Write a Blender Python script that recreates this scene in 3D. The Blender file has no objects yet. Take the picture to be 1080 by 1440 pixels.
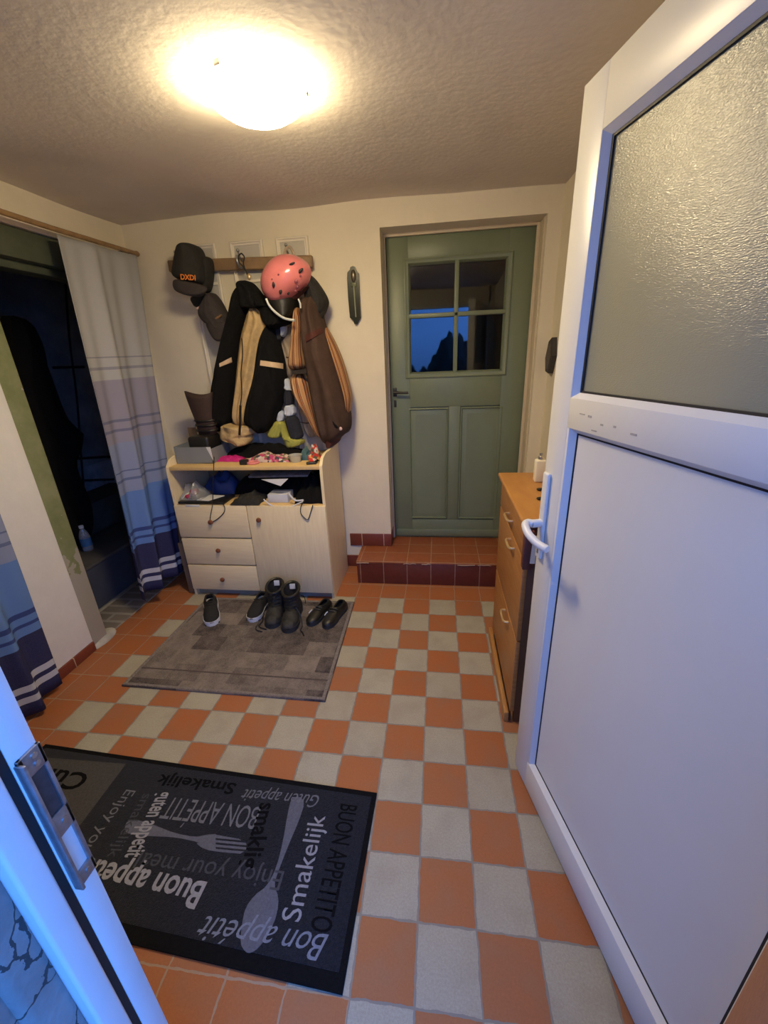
import bpy, bmesh, math, random
from mathutils import Vector, Matrix, noise
random.seed(7)
PI = math.pi
S = bpy.context.scene
COL = S.collection

# ------------------------------------------------------------------ camera (solved from the floor tiles)
CAM = Vector((0.04962887, -2.38671482, 1.5532082))
FPX = 572.5742
RM = Matrix(((0.99142782, 0.12428088, -0.0403131), (0.00689662, -0.35789359, -0.93373691), (-0.13047344, 0.92545472, -0.35568278)))
cd = bpy.data.cameras.new('camera'); cam = bpy.data.objects.new('camera', cd); COL.objects.link(cam)
cd.sensor_fit = 'HORIZONTAL'; cd.sensor_width = 36; cd.lens = 36 * FPX / 1080; cd.clip_start = 0.02; cd.clip_end = 200
rx, ry, rz = Vector(RM[0]), -Vector(RM[1]), -Vector(RM[2])
cam.matrix_world = Matrix(((rx.x, ry.x, rz.x, CAM.x), (rx.y, ry.y, rz.y, CAM.y), (rx.z, ry.z, rz.z, CAM.z), (0, 0, 0, 1)))
S.camera = cam

def ray(x, y):
    return RM.transposed() @ Vector(((x - 540) / FPX, (y - 720) / FPX, 1.0))
def PY(x, y, Y):
    d = ray(x, y); return CAM + d * ((Y - CAM.y) / d.y)
def PX(x, y, X):
    d = ray(x, y); return CAM + d * ((X - CAM.x) / d.x)
def PZ(x, y, Z=0.0):
    d = ray(x, y); return CAM + d * ((Z - CAM.z) / d.z)

# ------------------------------------------------------------------ materials
def mat(name, col, rough=0.6, var=0.0, scale=8.0, bump=0.0, bscale=60.0, metal=0.0, spec=0.5, coat=0.0, col2=None, sheen=0.0):
    m = bpy.data.materials.new(name); m.use_nodes = True
    nt = m.node_tree; b = nt.nodes['Principled BSDF']
    b.inputs['Base Color'].default_value = (*col, 1); b.inputs['Roughness'].default_value = rough
    b.inputs['Metallic'].default_value = metal; b.inputs['Specular IOR Level'].default_value = spec
    b.inputs['Coat Weight'].default_value = coat; b.inputs['Sheen Weight'].default_value = sheen
    tc = nt.nodes.new('ShaderNodeTexCoord')
    if var > 0 or col2:
        n = nt.nodes.new('ShaderNodeTexNoise'); n.inputs['Scale'].default_value = scale; n.inputs['Detail'].default_value = 6; n.inputs['Roughness'].default_value = .65
        nt.links.new(tc.outputs['Object'], n.inputs['Vector'])
        r = nt.nodes.new('ShaderNodeValToRGB')
        c2 = col2 or tuple(max(0, c * (1 - var)) for c in col)
        r.color_ramp.elements[0].position = .35; r.color_ramp.elements[1].position = .65
        r.color_ramp.elements[0].color = (*c2, 1); r.color_ramp.elements[1].color = (*col, 1)
        nt.links.new(n.outputs['Fac'], r.inputs['Fac']); nt.links.new(r.outputs['Color'], b.inputs['Base Color'])
    if bump > 0:
        n2 = nt.nodes.new('ShaderNodeTexNoise'); n2.inputs['Scale'].default_value = bscale; n2.inputs['Detail'].default_value = 8
        nt.links.new(tc.outputs['Object'], n2.inputs['Vector'])
        bp = nt.nodes.new('ShaderNodeBump'); bp.inputs['Strength'].default_value = bump; bp.inputs['Distance'].default_value = .01
        nt.links.new(n2.outputs['Fac'], bp.inputs['Height']); nt.links.new(bp.outputs['Normal'], b.inputs['Normal'])
    return m
def nodes(m):
    return m.node_tree, m.node_tree.nodes, m.node_tree.links, m.node_tree.nodes['Principled BSDF']
def math_node(nt, op, a, b=None, c=None):
    n = nt.nodes.new('ShaderNodeMath'); n.operation = op
    for i, v in enumerate((a, b, c)):
        if v is None: continue
        if isinstance(v, (int, float)): n.inputs[i].default_value = v
        else: nt.links.new(v, n.inputs[i])
    return n.outputs[0]
def mix_col(nt, f, a, b):
    n = nt.nodes.new('ShaderNodeMix'); n.data_type = 'RGBA'
    for idx, v in ((0, f), (6, a), (7, b)):
        if isinstance(v, (int, float)): n.inputs[idx].default_value = v
        elif isinstance(v, tuple): n.inputs[idx].default_value = (*v, 1)
        else: nt.links.new(v, n.inputs[idx])
    return n.outputs[2]

M = {}
M['plaster'] = mat('wall_plaster', (.80, .73, .58), .9, .08, 2.5, .22, 22)
M['plaster_white'] = mat('white_plaster', (.82, .82, .82), .85, .08, 4, .35, 14)
M['ceiling'] = mat('ceiling_plaster', (.72, .66, .59), .95, .08, 3, .16, 40)
M['plaster_old'] = mat('old_grey_plaster', (.50, .49, .46), .9, .25, 9, .6, 16)
M['brown_matte'] = mat('brown_matte', (.36, .17, .09), .9, .12, 40, .2, 90)
M['closet'] = mat('store_wall', (.42, .40, .37), .9, .4, 3, .2, 20)
M['closet_low'] = mat('store_wall_low', (.62, .62, .62), .9, .5, 4, .2, 20)
M['dark'] = mat('dark_gap', (.01, .01, .012), .8)
M['green'] = mat('green_paint', (.175, .215, .140), .42, .12, 3, .06, 14)
M['green_old'] = mat('old_green_paint', (.25, .27, .15), .7, 0, 9, .3, 18, col2=(.17, .20, .09))
M['pvc'] = mat('white_pvc', (.74, .74, .72), .35, .03, 3, .02, 60)
M['pvc_frame'] = mat('white_frame', (.78, .78, .78), .35, .06, 6, .03, 40)
M['rubber'] = mat('black_rubber', (.012, .012, .014), .6)
M['birch'] = mat('birch_veneer', (.70, .52, .30), .5, 0, 6, .03, 80, col2=(.64, .46, .26))
M['birch_edge'] = mat('birch_edge', (.72, .50, .22), .5, .08, 10)
M['knob'] = mat('brown_knob', (.22, .07, .03), .3, .2, 30)
M['steel'] = mat('steel', (.55, .55, .56), .35, .25, 40, metal=1)
M['steel_old'] = mat('galvanised_steel', (.48, .49, .52), .45, .35, 30, .15, 60, metal=.9)
M['brass'] = mat('brass_handle', (.78, .58, .30), .3, .15, 30, metal=.6)
M['iron'] = mat('black_iron', (.03, .028, .025), .45, metal=.4)
M['black_cloth'] = mat('black_fleece', (.006, .006, .007), .95, .3, 30, .3, 120, spec=.2)
M['beige_fleece'] = mat('beige_fleece', (.60, .43, .22), .95, .25, 14, .5, 70, spec=.1)
M['beige_band'] = mat('beige_band', (.70, .52, .33), .8, .1, 30)
M['brown_cloth'] = mat('brown_cloth', (.075, .045, .034), .8, .25, 14, .25, 40, spec=.2)
M['maroon'] = mat('maroon_cloth', (.075, .018, .013), .85, .2, 20)
M['grey_beige'] = mat('grey_beige_cloth', (.40, .32, .24), .9, .15, 12, .2, 40)
M['white_cloth'] = mat('pale_blue_cloth', (.60, .66, .76), .85, .1, 12)
M['navy'] = mat('navy_cloth', (.02, .022, .035), .9, .2, 20)
M['lime'] = mat('lime_cloth', (.42, .42, .09), .9, .15, 20)
M['cap'] = mat('charcoal_cap', (.018, .017, .016), .85, .3, 30, .2, 120)
M['cap_grey'] = mat('grey_cap', (.045, .036, .036), .85, .25, 30, .2, 120)
M['orange_thread'] = mat('orange_thread', (.75, .22, .03), .7)
M['pink_band'] = mat('pale_pink_band', (.75, .50, .46), .8)
M['pink'] = mat('pink_shell', (.80, .24, .25), .22, .15, 6, coat=.4)
M['pink_print'] = mat('helmet_print', (.28, .07, .10), .4)
M['silver_piping'] = mat('reflective_piping', (.55, .58, .58), .4)
M['wood_rail'] = mat('coat_rail_wood', (.30, .19, .10), .6, .3, 14, .1, 40)
M['white_gloss'] = mat('white_board', (.56, .54, .49), .3, .05, 4)
M['rod'] = mat('rod_wood', (.36, .22, .10), .5, .35, 20)
M['grey_box'] = mat('grey_cardboard', (.22, .24, .26), .8, .08, 8)
M['card'] = mat('brown_cardboard', (.30, .19, .09), .85, .1, 10)
M['paper'] = mat('white_paper', (.72, .72, .72), .7, .05, 20)
M['boot_brown'] = mat('brown_suede', (.045, .022, .018), .75, .2, 20, .1, 60)
M['boot_black'] = mat('black_leather', (.012, .011, .010), .45, .4, 20, .1, 60)
M['boot_worn'] = mat('worn_leather', (.036, .034, .033), .62, .7, 22, .6, 40)
M['sole_white'] = mat('white_sole', (.70, .72, .78), .6, .05, 20)
M['sole_grey'] = mat('dark_sole', (.035, .036, .04), .7, .2, 30)
M['magenta'] = mat('magenta_plastic', (.55, .02, .20), .4)
M['pink_soft'] = mat('pink_rubber', (.75, .25, .25), .5)
M['black_plastic'] = mat('black_plastic', (.012, .012, .013), .4)
M['blue_bag'] = mat('blue_bag', (.02, .06, .24), .5, .2, 12, .2, 30)
M['teal'] = mat('teal_cloth', (.06, .13, .15), .8, .2, 10)
M['cream_ware'] = mat('cream_ceramic', (.78, .74, .60), .3)
M['dark_cover'] = mat('dark_blue_board', (.07, .08, .11), .6, .3, 6)
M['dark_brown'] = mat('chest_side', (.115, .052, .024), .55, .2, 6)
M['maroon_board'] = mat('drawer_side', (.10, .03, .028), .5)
M['denim_mag'] = mat('magazine_cover', (.16, .17, .20), .4, .6, 25)
def floral(name, cols, sc):
    m = mat(name, cols[0], .8); nt, N, L, bs = nodes(m); tc = N.new('ShaderNodeTexCoord'); v = N.new('ShaderNodeTexVoronoi'); v.inputs['Scale'].default_value = sc; L.new(tc.outputs['Object'], v.inputs['Vector'])
    sp = N.new('ShaderNodeSeparateColor'); L.new(v.outputs['Color'], sp.inputs[0]); r = N.new('ShaderNodeValToRGB'); r.color_ramp.interpolation = 'CONSTANT'; el = r.color_ramp.elements
    el[0].position = 0; el[0].color = (*cols[0], 1); el[1].position = .9; el[1].color = (*cols[-1], 1)
    for i, c in enumerate(cols[1:-1]): e = el.new((i + 1) / (len(cols) - .5)); e.color = (*c, 1)
    L.new(sp.outputs[0], r.inputs['Fac']); L.new(r.outputs['Color'], bs.inputs['Base Color']); return m
M['red_floral'] = floral('red_floral', [(.55, .03, .025), (.70, .60, .50), (.60, .04, .03), (.10, .09, .05), (.65, .35, .08)], 55)
M['pink_floral'] = floral('pink_floral', [(.50, .05, .16), (.62, .50, .42), (.05, .05, .06), (.60, .18, .24), (.20, .18, .07), (.70, .62, .55)], 60)
M['clear_plastic'] = mat('clear_wrap', (.85, .87, .9), .12)
M['clear_plastic'].node_tree.nodes['Principled BSDF'].inputs['Transmission Weight'].default_value = .75
M['tub'] = mat('frosted_tub', (.75, .74, .62), .3)
M['tub'].node_tree.nodes['Principled BSDF'].inputs['Transmission Weight'].default_value = .5

# chest veneer with streaks
def veneer(name, c1, c2, sx, sy, sz, rough=.42):
    m = mat(name, c1, rough); nt, N, L, b = nodes(m)
    tc = N.new('ShaderNodeTexCoord'); mp = N.new('ShaderNodeMapping'); mp.inputs['Scale'].default_value = (sx, sy, sz)
    n = N.new('ShaderNodeTexNoise'); n.inputs['Scale'].default_value = 6; n.inputs['Detail'].default_value = 8
    L.new(tc.outputs['Object'], mp.inputs[0]); L.new(mp.outputs[0], n.inputs['Vector'])
    r = N.new('ShaderNodeValToRGB'); r.color_ramp.elements[0].position = .35; r.color_ramp.elements[1].position = .68
    r.color_ramp.elements[0].color = (*c2, 1); r.color_ramp.elements[1].color = (*c1, 1)
    L.new(n.outputs['Fac'], r.inputs['Fac']); L.new(r.outputs['Color'], b.inputs['Base Color'])
    return m
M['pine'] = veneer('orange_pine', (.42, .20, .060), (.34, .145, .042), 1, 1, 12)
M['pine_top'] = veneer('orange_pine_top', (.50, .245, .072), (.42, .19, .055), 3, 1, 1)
M['birch'] = veneer('birch_veneer', (.88, .75, .49), (.82, .68, .43), 14, 14, 1.2, .5)
M['birch_h'] = veneer('birch_veneer_cross', (.88, .75, .49), (.82, .68, .43), 1.2, 14, 14, .5)

# floor tiles
T = .17
def tile_floor():
    m = mat('checkered_tiles', (.5, .5, .5), .55); nt, N, L, b = nodes(m)
    geo = N.new('ShaderNodeNewGeometry'); sp = N.new('ShaderNodeSeparateXYZ'); L.new(geo.outputs['Position'], sp.inputs[0])
    wn = N.new('ShaderNodeTexNoise'); wn.inputs['Scale'].default_value = 22; wn.inputs['Detail'].default_value = 4
    L.new(geo.outputs['Position'], wn.inputs['Vector'])
    wn2 = N.new('ShaderNodeTexNoise'); wn2.inputs['Scale'].default_value = 45; wn2.inputs['Detail'].default_value = 5; L.new(geo.outputs['Position'], wn2.inputs['Vector'])
    wob = math_node(nt, 'MULTIPLY', math_node(nt, 'SUBTRACT', wn.outputs['Fac'], .5), .06)
    u = math_node(nt, 'ADD', math_node(nt, 'DIVIDE', sp.outputs['X'], T), wob)
    v = math_node(nt, 'ADD', math_node(nt, 'DIVIDE', math_node(nt, 'MULTIPLY', sp.outputs['Y'], -1), T), wob)
    iu, iv = math_node(nt, 'FLOOR', u), math_node(nt, 'FLOOR', v)
    par = math_node(nt, 'FLOORED_MODULO', math_node(nt, 'ADD', iu, iv), 2)      # 0 -> beige
    border = math_node(nt, 'MAXIMUM', math_node(nt, 'LESS_THAN', iv, -.5), math_node(nt, 'LESS_THAN', iu, -10.5 + .5))
    near = math_node(nt, 'MULTIPLY', math_node(nt, 'GREATER_THAN', iv, 10.5), math_node(nt, 'LESS_THAN', iu, -1.5))
    near = math_node(nt, 'MAXIMUM', near, math_node(nt, 'MULTIPLY', math_node(nt, 'GREATER_THAN', iv, 9.5), math_node(nt, 'LESS_THAN', iu, -2.5)))
    border = math_node(nt, 'MAXIMUM', border, near)
    red = math_node(nt, 'MAXIMUM', par, border)
    fu, fv = math_node(nt, 'FRACT', u), math_node(nt, 'FRACT', v)
    eu = math_node(nt, 'MINIMUM', fu, math_node(nt, 'SUBTRACT', 1, fu)); ev = math_node(nt, 'MINIMUM', fv, math_node(nt, 'SUBTRACT', 1, fv))
    e = math_node(nt, 'MINIMUM', eu, ev)
    grout = math_node(nt, 'LESS_THAN', e, math_node(nt, 'MULTIPLY', wn2.outputs['Fac'], .034))
    # per tile tint
    cmb = N.new('ShaderNodeCombineXYZ'); L.new(iu, cmb.inputs[0]); L.new(iv, cmb.inputs[1])
    wh = N.new('ShaderNodeTexWhiteNoise'); wh.noise_dimensions = '3D'; L.new(cmb.outputs[0], wh.inputs['Vector'])
    n = N.new('ShaderNodeTexNoise'); n.inputs['Scale'].default_value = 170; n.inputs['Detail'].default_value = 6; n.inputs['Roughness'].default_value = .8; L.new(geo.outputs['Position'], n.inputs['Vector'])
    n3 = N.new('ShaderNodeTexNoise'); n3.inputs['Scale'].default_value = 9; n3.inputs['Detail'].default_value = 6; L.new(geo.outputs['Position'], n3.inputs['Vector'])
    beige = mix_col(nt, n.outputs['Fac'], (.21, .185, .125), (.60, .57, .46))
    redc = mix_col(nt, n.outputs['Fac'], (.27, .075, .022), (.50, .175, .062))
    base = mix_col(nt, red, beige, redc)
    base = mix_col(nt, math_node(nt, 'MULTIPLY', wh.outputs['Value'], .18), base, (.28, .19, .13))
    dirt = math_node(nt, 'MULTIPLY', math_node(nt, 'SUBTRACT', n3.outputs['Fac'], .45), 1.0)
    dirt = math_node(nt, 'MAXIMUM', math_node(nt, 'MINIMUM', dirt, .4), 0)
    base = mix_col(nt, dirt, base, (.22, .17, .12))
    gcol = mix_col(nt, border, (.24, .22, .19), (.36, .25, .17))
    out = mix_col(nt, grout, base, gcol)
    L.new(out, b.inputs['Base Color'])
    h = math_node(nt, 'ADD', math_node(nt, 'MULTIPLY', grout, -1), math_node(nt, 'MULTIPLY', n.outputs['Fac'], .25))
    bp = N.new('ShaderNodeBump'); bp.inputs['Strength'].default_value = .35; bp.inputs['Distance'].default_value = .003
    L.new(h, bp.inputs['Height']); L.new(bp.outputs['Normal'], b.inputs['Normal'])
    b.inputs['Specular IOR Level'].default_value = .35
    return m
M['floor'] = tile_floor()
def plain_tiles(name, ca, cb, grout, tx, ty, tz, ox=0, oy=0, oz=0, axes='XY', rough=.45, gw=.014):
    m = mat(name, ca, rough); nt, N, L, b = nodes(m)
    geo = N.new('ShaderNodeNewGeometry'); sp = N.new('ShaderNodeSeparateXYZ'); L.new(geo.outputs['Position'], sp.inputs[0])
    n = N.new('ShaderNodeTexNoise'); n.inputs['Scale'].default_value = 30; n.inputs['Detail'].default_value = 6; L.new(geo.outputs['Position'], n.inputs['Vector'])
    es, ids = [], []
    for ax, t, o in (('X', tx, ox), ('Y', ty, oy), ('Z', tz, oz)):
        if ax not in axes: continue
        u = math_node(nt, 'DIVIDE', math_node(nt, 'SUBTRACT', sp.outputs[ax], o), t)
        f = math_node(nt, 'FRACT', u); ids.append(math_node(nt, 'FLOOR', u))
        es.append(math_node(nt, 'MULTIPLY', math_node(nt, 'MINIMUM', f, math_node(nt, 'SUBTRACT', 1, f)), t / .17))
    e = es[0] if len(es) == 1 else math_node(nt, 'MINIMUM', es[0], es[1])
    wob = math_node(nt, 'MULTIPLY', n.outputs['Fac'], .02)
    g = math_node(nt, 'LESS_THAN', e, math_node(nt, 'ADD', wob, gw - .008))
    cmb = N.new('ShaderNodeCombineXYZ')
    for i, q in enumerate(ids): L.new(q, cmb.inputs[i])
    wh = N.new('ShaderNodeTexWhiteNoise'); L.new(cmb.outputs[0], wh.inputs['Vector'])
    c = mix_col(nt, n.outputs['Fac'], ca, cb)
    c = mix_col(nt, math_node(nt, 'MULTIPLY', wh.outputs['Value'], .25), c, tuple(x * .6 for x in ca))
    L.new(mix_col(nt, g, c, grout), b.inputs['Base Color'])
    return m
M['step_top'] = plain_tiles('step_tread_tiles', (.26, .07, .024), (.33, .105, .04), (.36, .24, .15), T, .145, 1, 0.005, .19, 0, 'XY')
M['step_face'] = plain_tiles('step_riser_tiles', (.105, .020, .016), (.155, .036, .026), (.30, .20, .15), T, 1, .3, .005, 0, -.1, 'XZ', .3)
M['skirt_tile'] = plain_tiles('skirting_tiles', (.17, .035, .022), (.22, .055, .033), (.55, .44, .33), T, T, .5, -.02, .05, -.2, 'XY', .4)

def rug_mat():
    m = mat('patchwork_pile', (.2, .2, .2), .95); nt, N, L, b = nodes(m)
    tc = N.new('ShaderNodeTexCoord')
    br = N.new('ShaderNodeTexBrick'); br.inputs['Scale'].default_value = 1; br.inputs['Brick Width'].default_value = .17; br.inputs['Row Height'].default_value = .12
    br.inputs['Mortar Size'].default_value = 0; br.inputs['Color1'].default_value = (0, 0, 0, 1); br.inputs['Color2'].default_value = (1, 1, 1, 1); br.offset = .4
    L.new(tc.outputs['Object'], br.inputs['Vector'])
    n = N.new('ShaderNodeTexNoise'); n.inputs['Scale'].default_value = 9; n.inputs['Detail'].default_value = 8; n.inputs['Roughness'].default_value = .75; L.new(tc.outputs['Object'], n.inputs['Vector'])
    n2 = N.new('ShaderNodeTexNoise'); n2.inputs['Scale'].default_value = 220; L.new(tc.outputs['Object'], n2.inputs['Vector'])
    f = math_node(nt, 'ADD', math_node(nt, 'MULTIPLY', br.outputs['Color'], .36), math_node(nt, 'MULTIPLY', n.outputs['Fac'], .95))
    f = math_node(nt, 'ADD', f, math_node(nt, 'MULTIPLY', math_node(nt, 'SUBTRACT', n2.outputs['Fac'], .5), .5))
    c = mix_col(nt, math_node(nt, 'MULTIPLY', math_node(nt, 'SUBTRACT', f, .36), 1.7), (.050, .042, .044), (.26, .22, .195))
    L.new(c, b.inputs['Base Color'])
    bp = N.new('ShaderNodeBump'); bp.inputs['Strength'].default_value = .5; bp.inputs['Distance'].default_value = .004
    L.new(n2.outputs['Fac'], bp.inputs['Height']); L.new(bp.outputs['Normal'], b.inputs['Normal'])
    b.inputs['Specular IOR Level'].default_value = .1
    return m
M['rug'] = rug_mat()
M['rug_edge'] = mat('rug_binding', (.26, .23, .22), .95, .4, 120, .3, 160, spec=.1)
M['mat'] = mat('charcoal_pile', (.022, .023, .030), .95, .5, 140, .6, 300, spec=.1, sheen=.15)
M['mat_edge'] = mat('black_binding', (.008, .008, .009), .9, .3, 100, .4, 200, spec=.1)
M['mat_grey'] = mat('grey_pile', (.085, .082, .080), .95, .25, 120, .5, 300, spec=.1)
for k, c in (('t_white', (.33, .33, .36)), ('t_light', (.22, .24, .30)), ('t_grey', (.17, .175, .20)), ('t_dim', (.075, .077, .092)), ('t_dark', (.006, .006, .007)), ('t_cutlery', (.135, .14, .175))):
    M[k] = mat('pile_' + k[2:], c, .95, .25, 160, spec=.1)

def curtain_mat():
    """woven bands: fixed heights on the cloth itself"""
    m = mat('banded_curtain_cloth', (.6, .6, .6), .8); nt, N, L, b = nodes(m)
    uv = N.new('ShaderNodeUVMap'); uv.uv_map = 'UVMap'; sp = N.new('ShaderNodeSeparateXYZ'); L.new(uv.outputs[0], sp.inputs[0])
    r = N.new('ShaderNodeValToRGB'); r.color_ramp.interpolation = 'CONSTANT'
    W, LI, LB, BL, NV, ST = (.44, .45, .46), (.30, .29, .38), (.25, .30, .48), (.11, .23, .56), (.010, .012, .08), (.16, .17, .27)
    WH, LN = (.55, .57, .65), (.02, .05, .22)
    bands = [(0, NV), (.030, WH), (.043, NV), (.058, WH), (.071, NV), (.157, BL), (.178, LN), (.187, BL), (.202, LN), (.211, BL), (.33, LB), (.366, (.11, .15, .30)), (.373, LB), (.391, (.11, .15, .30)), (.398, LB),
             (.478, LI), (.51, ST), (.517, LI), (.538, ST), (.545, LI), (.655, W), (.682, (.27, .28, .33)), (.688, W), (.712, (.27, .28, .33)), (.718, W)]
    # the ramp holds 32 stops
    el = r.color_ramp.elements
    while len(el) > 1: el.remove(el[-1])
    el[0].position = 0; el[0].color = (*NV, 1)
    for p, c in bands[1:]:
        e = el.new(p); e.color = (*c, 1)
    L.new(sp.outputs['Y'], r.inputs['Fac']); 
    n = N.new('ShaderNodeTexNoise'); n.inputs['Scale'].default_value = 260; tc = N.new('ShaderNodeTexCoord'); L.new(tc.outputs['Object'], n.inputs['Vector'])
    L.new(mix_col(nt, math_node(nt, 'MULTIPLY', n.outputs['Fac'], .25), r.outputs['Color'], (.2, .2, .25)), b.inputs['Base Color'])
    b.inputs['Specular IOR Level'].default_value = .2
    return m
M['curtain'] = curtain_mat()

def stripe_mat():
    m = mat('striped_lining', (.5, .3, .15), .85); nt, N, L, b = nodes(m)
    uv = N.new('ShaderNodeUVMap'); uv.uv_map = 'UVMap'; sp = N.new('ShaderNodeSeparateXYZ'); L.new(uv.outputs[0], sp.inputs[0])
    f = math_node(nt, 'FRACT', math_node(nt, 'MULTIPLY', sp.outputs['X'], 3.0))
    r = N.new('ShaderNodeValToRGB'); r.color_ramp.interpolation = 'CONSTANT'; el = r.color_ramp.elements
    el[0].position = 0; el[0].color = (.46, .24, .10, 1); el[1].position = .42; el[1].color = (.10, .035, .018, 1)
    for p, c in ((.55, (.42, .16, .07)), (.68, (.12, .05, .02)), (.78, (.50, .30, .15))):
        e = el.new(p); e.color = (*c, 1)
    L.new(f, r.inputs['Fac']); L.new(r.outputs['Color'], b.inputs['Base Color'])
    return m
M['stripes'] = stripe_mat()

def brick_sill():
    m = mat('worn_brick_sill', (.3, .25, .2), .9); nt, N, L, b = nodes(m)
    tc = N.new('ShaderNodeTexCoord'); br = N.new('ShaderNodeTexBrick'); br.inputs['Scale'].default_value = 1
    br.inputs['Brick Width'].default_value = .26; br.inputs['Row Height'].default_value = .085; br.inputs['Mortar Size'].default_value = .012
    br.inputs['Color1'].default_value = (.20, .15, .12, 1); br.inputs['Color2'].default_value = (.13, .11, .10, 1); br.inputs['Mortar'].default_value = (.30, .28, .25, 1)
    L.new(tc.outputs['Object'], br.inputs['Vector'])
    n = N.new('ShaderNodeTexNoise'); n.inputs['Scale'].default_value = 16; n.inputs['Detail'].default_value = 8; L.new(tc.outputs['Object'], n.inputs['Vector'])
    L.new(mix_col(nt, math_node(nt, 'MULTIPLY', n.outputs['Fac'], .7), br.outputs['Color'], (.24, .22, .19)), b.inputs['Base Color'])
    return m
M['sill'] = brick_sill()
def post_mat():
    m = mat('worn_green_post', (.25, .27, .15), .75, 0, 9, .35, 18, col2=(.17, .20, .09)); nt, N, L, bs = nodes(m)
    old = bs.inputs['Base Color'].links[0].from_socket
    tc = N.new('ShaderNodeTexCoord'); sp = N.new('ShaderNodeSeparateXYZ'); L.new(tc.outputs['Object'], sp.inputs[0])
    n = N.new('ShaderNodeTexNoise'); n.inputs['Scale'].default_value = 7; n.inputs['Detail'].default_value = 8; L.new(tc.outputs['Object'], n.inputs['Vector'])
    bare = math_node(nt, 'LESS_THAN', math_node(nt, 'ADD', sp.outputs['Z'], math_node(nt, 'MULTIPLY', n.outputs['Fac'], .9)), 1.0)
    n5 = N.new('ShaderNodeTexNoise'); n5.inputs['Scale'].default_value = 26; n5.inputs['Detail'].default_value = 4; L.new(tc.outputs['Object'], n5.inputs['Vector'])
    chips = math_node(nt, 'GREATER_THAN', n5.outputs['Fac'], .69)
    L.new(mix_col(nt, math_node(nt, 'MAXIMUM', bare, chips), old, (.36, .34, .29)), bs.inputs['Base Color'])
    return m
M['post'] = post_mat()

def frosted():
    m = mat('rippled_glass', (.50, .50, .37), .20); nt, N, L, b = nodes(m)
    b.inputs['Transmission Weight'].default_value = .45; b.inputs['IOR'].default_value = 1.5
    tc = N.new('ShaderNodeTexCoord'); mp = N.new('ShaderNodeMapping'); mp.inputs['Scale'].default_value = (110, 110, 320); L.new(tc.outputs['Object'], mp.inputs[0])
    n = N.new('ShaderNodeTexNoise'); n.inputs['Scale'].default_value = 1.6; n.inputs['Detail'].default_value = 3; L.new(mp.outputs[0], n.inputs['Vector'])
    bp = N.new('ShaderNodeBump'); bp.inputs['Strength'].default_value = .38; bp.inputs['Distance'].default_value = .003
    L.new(n.outputs['Fac'], bp.inputs['Height']); L.new(bp.outputs['Normal'], b.inputs['Normal'])
    return m
M['frosted'] = frosted()
M['pane'] = mat('clear_pane', (.9, .95, 1), .02)
M['pane'].node_tree.nodes['Principled BSDF'].inputs['Transmission Weight'].default_value = 1.0
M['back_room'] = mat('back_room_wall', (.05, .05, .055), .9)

def emit(name, col, s):
    m = bpy.data.materials.new(name); m.use_nodes = True; nt = m.node_tree
    b = nt.nodes['Principled BSDF']; b.inputs['Base Color'].default_value = (.9, .88, .8, 1)
    b.inputs['Emission Color'].default_value = (*col, 1); b.inputs['Emission Strength'].default_value = s
    return m
M['lamp'] = emit('lit_opal_glass', (1.0, .79, .46), 100.0)

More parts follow.
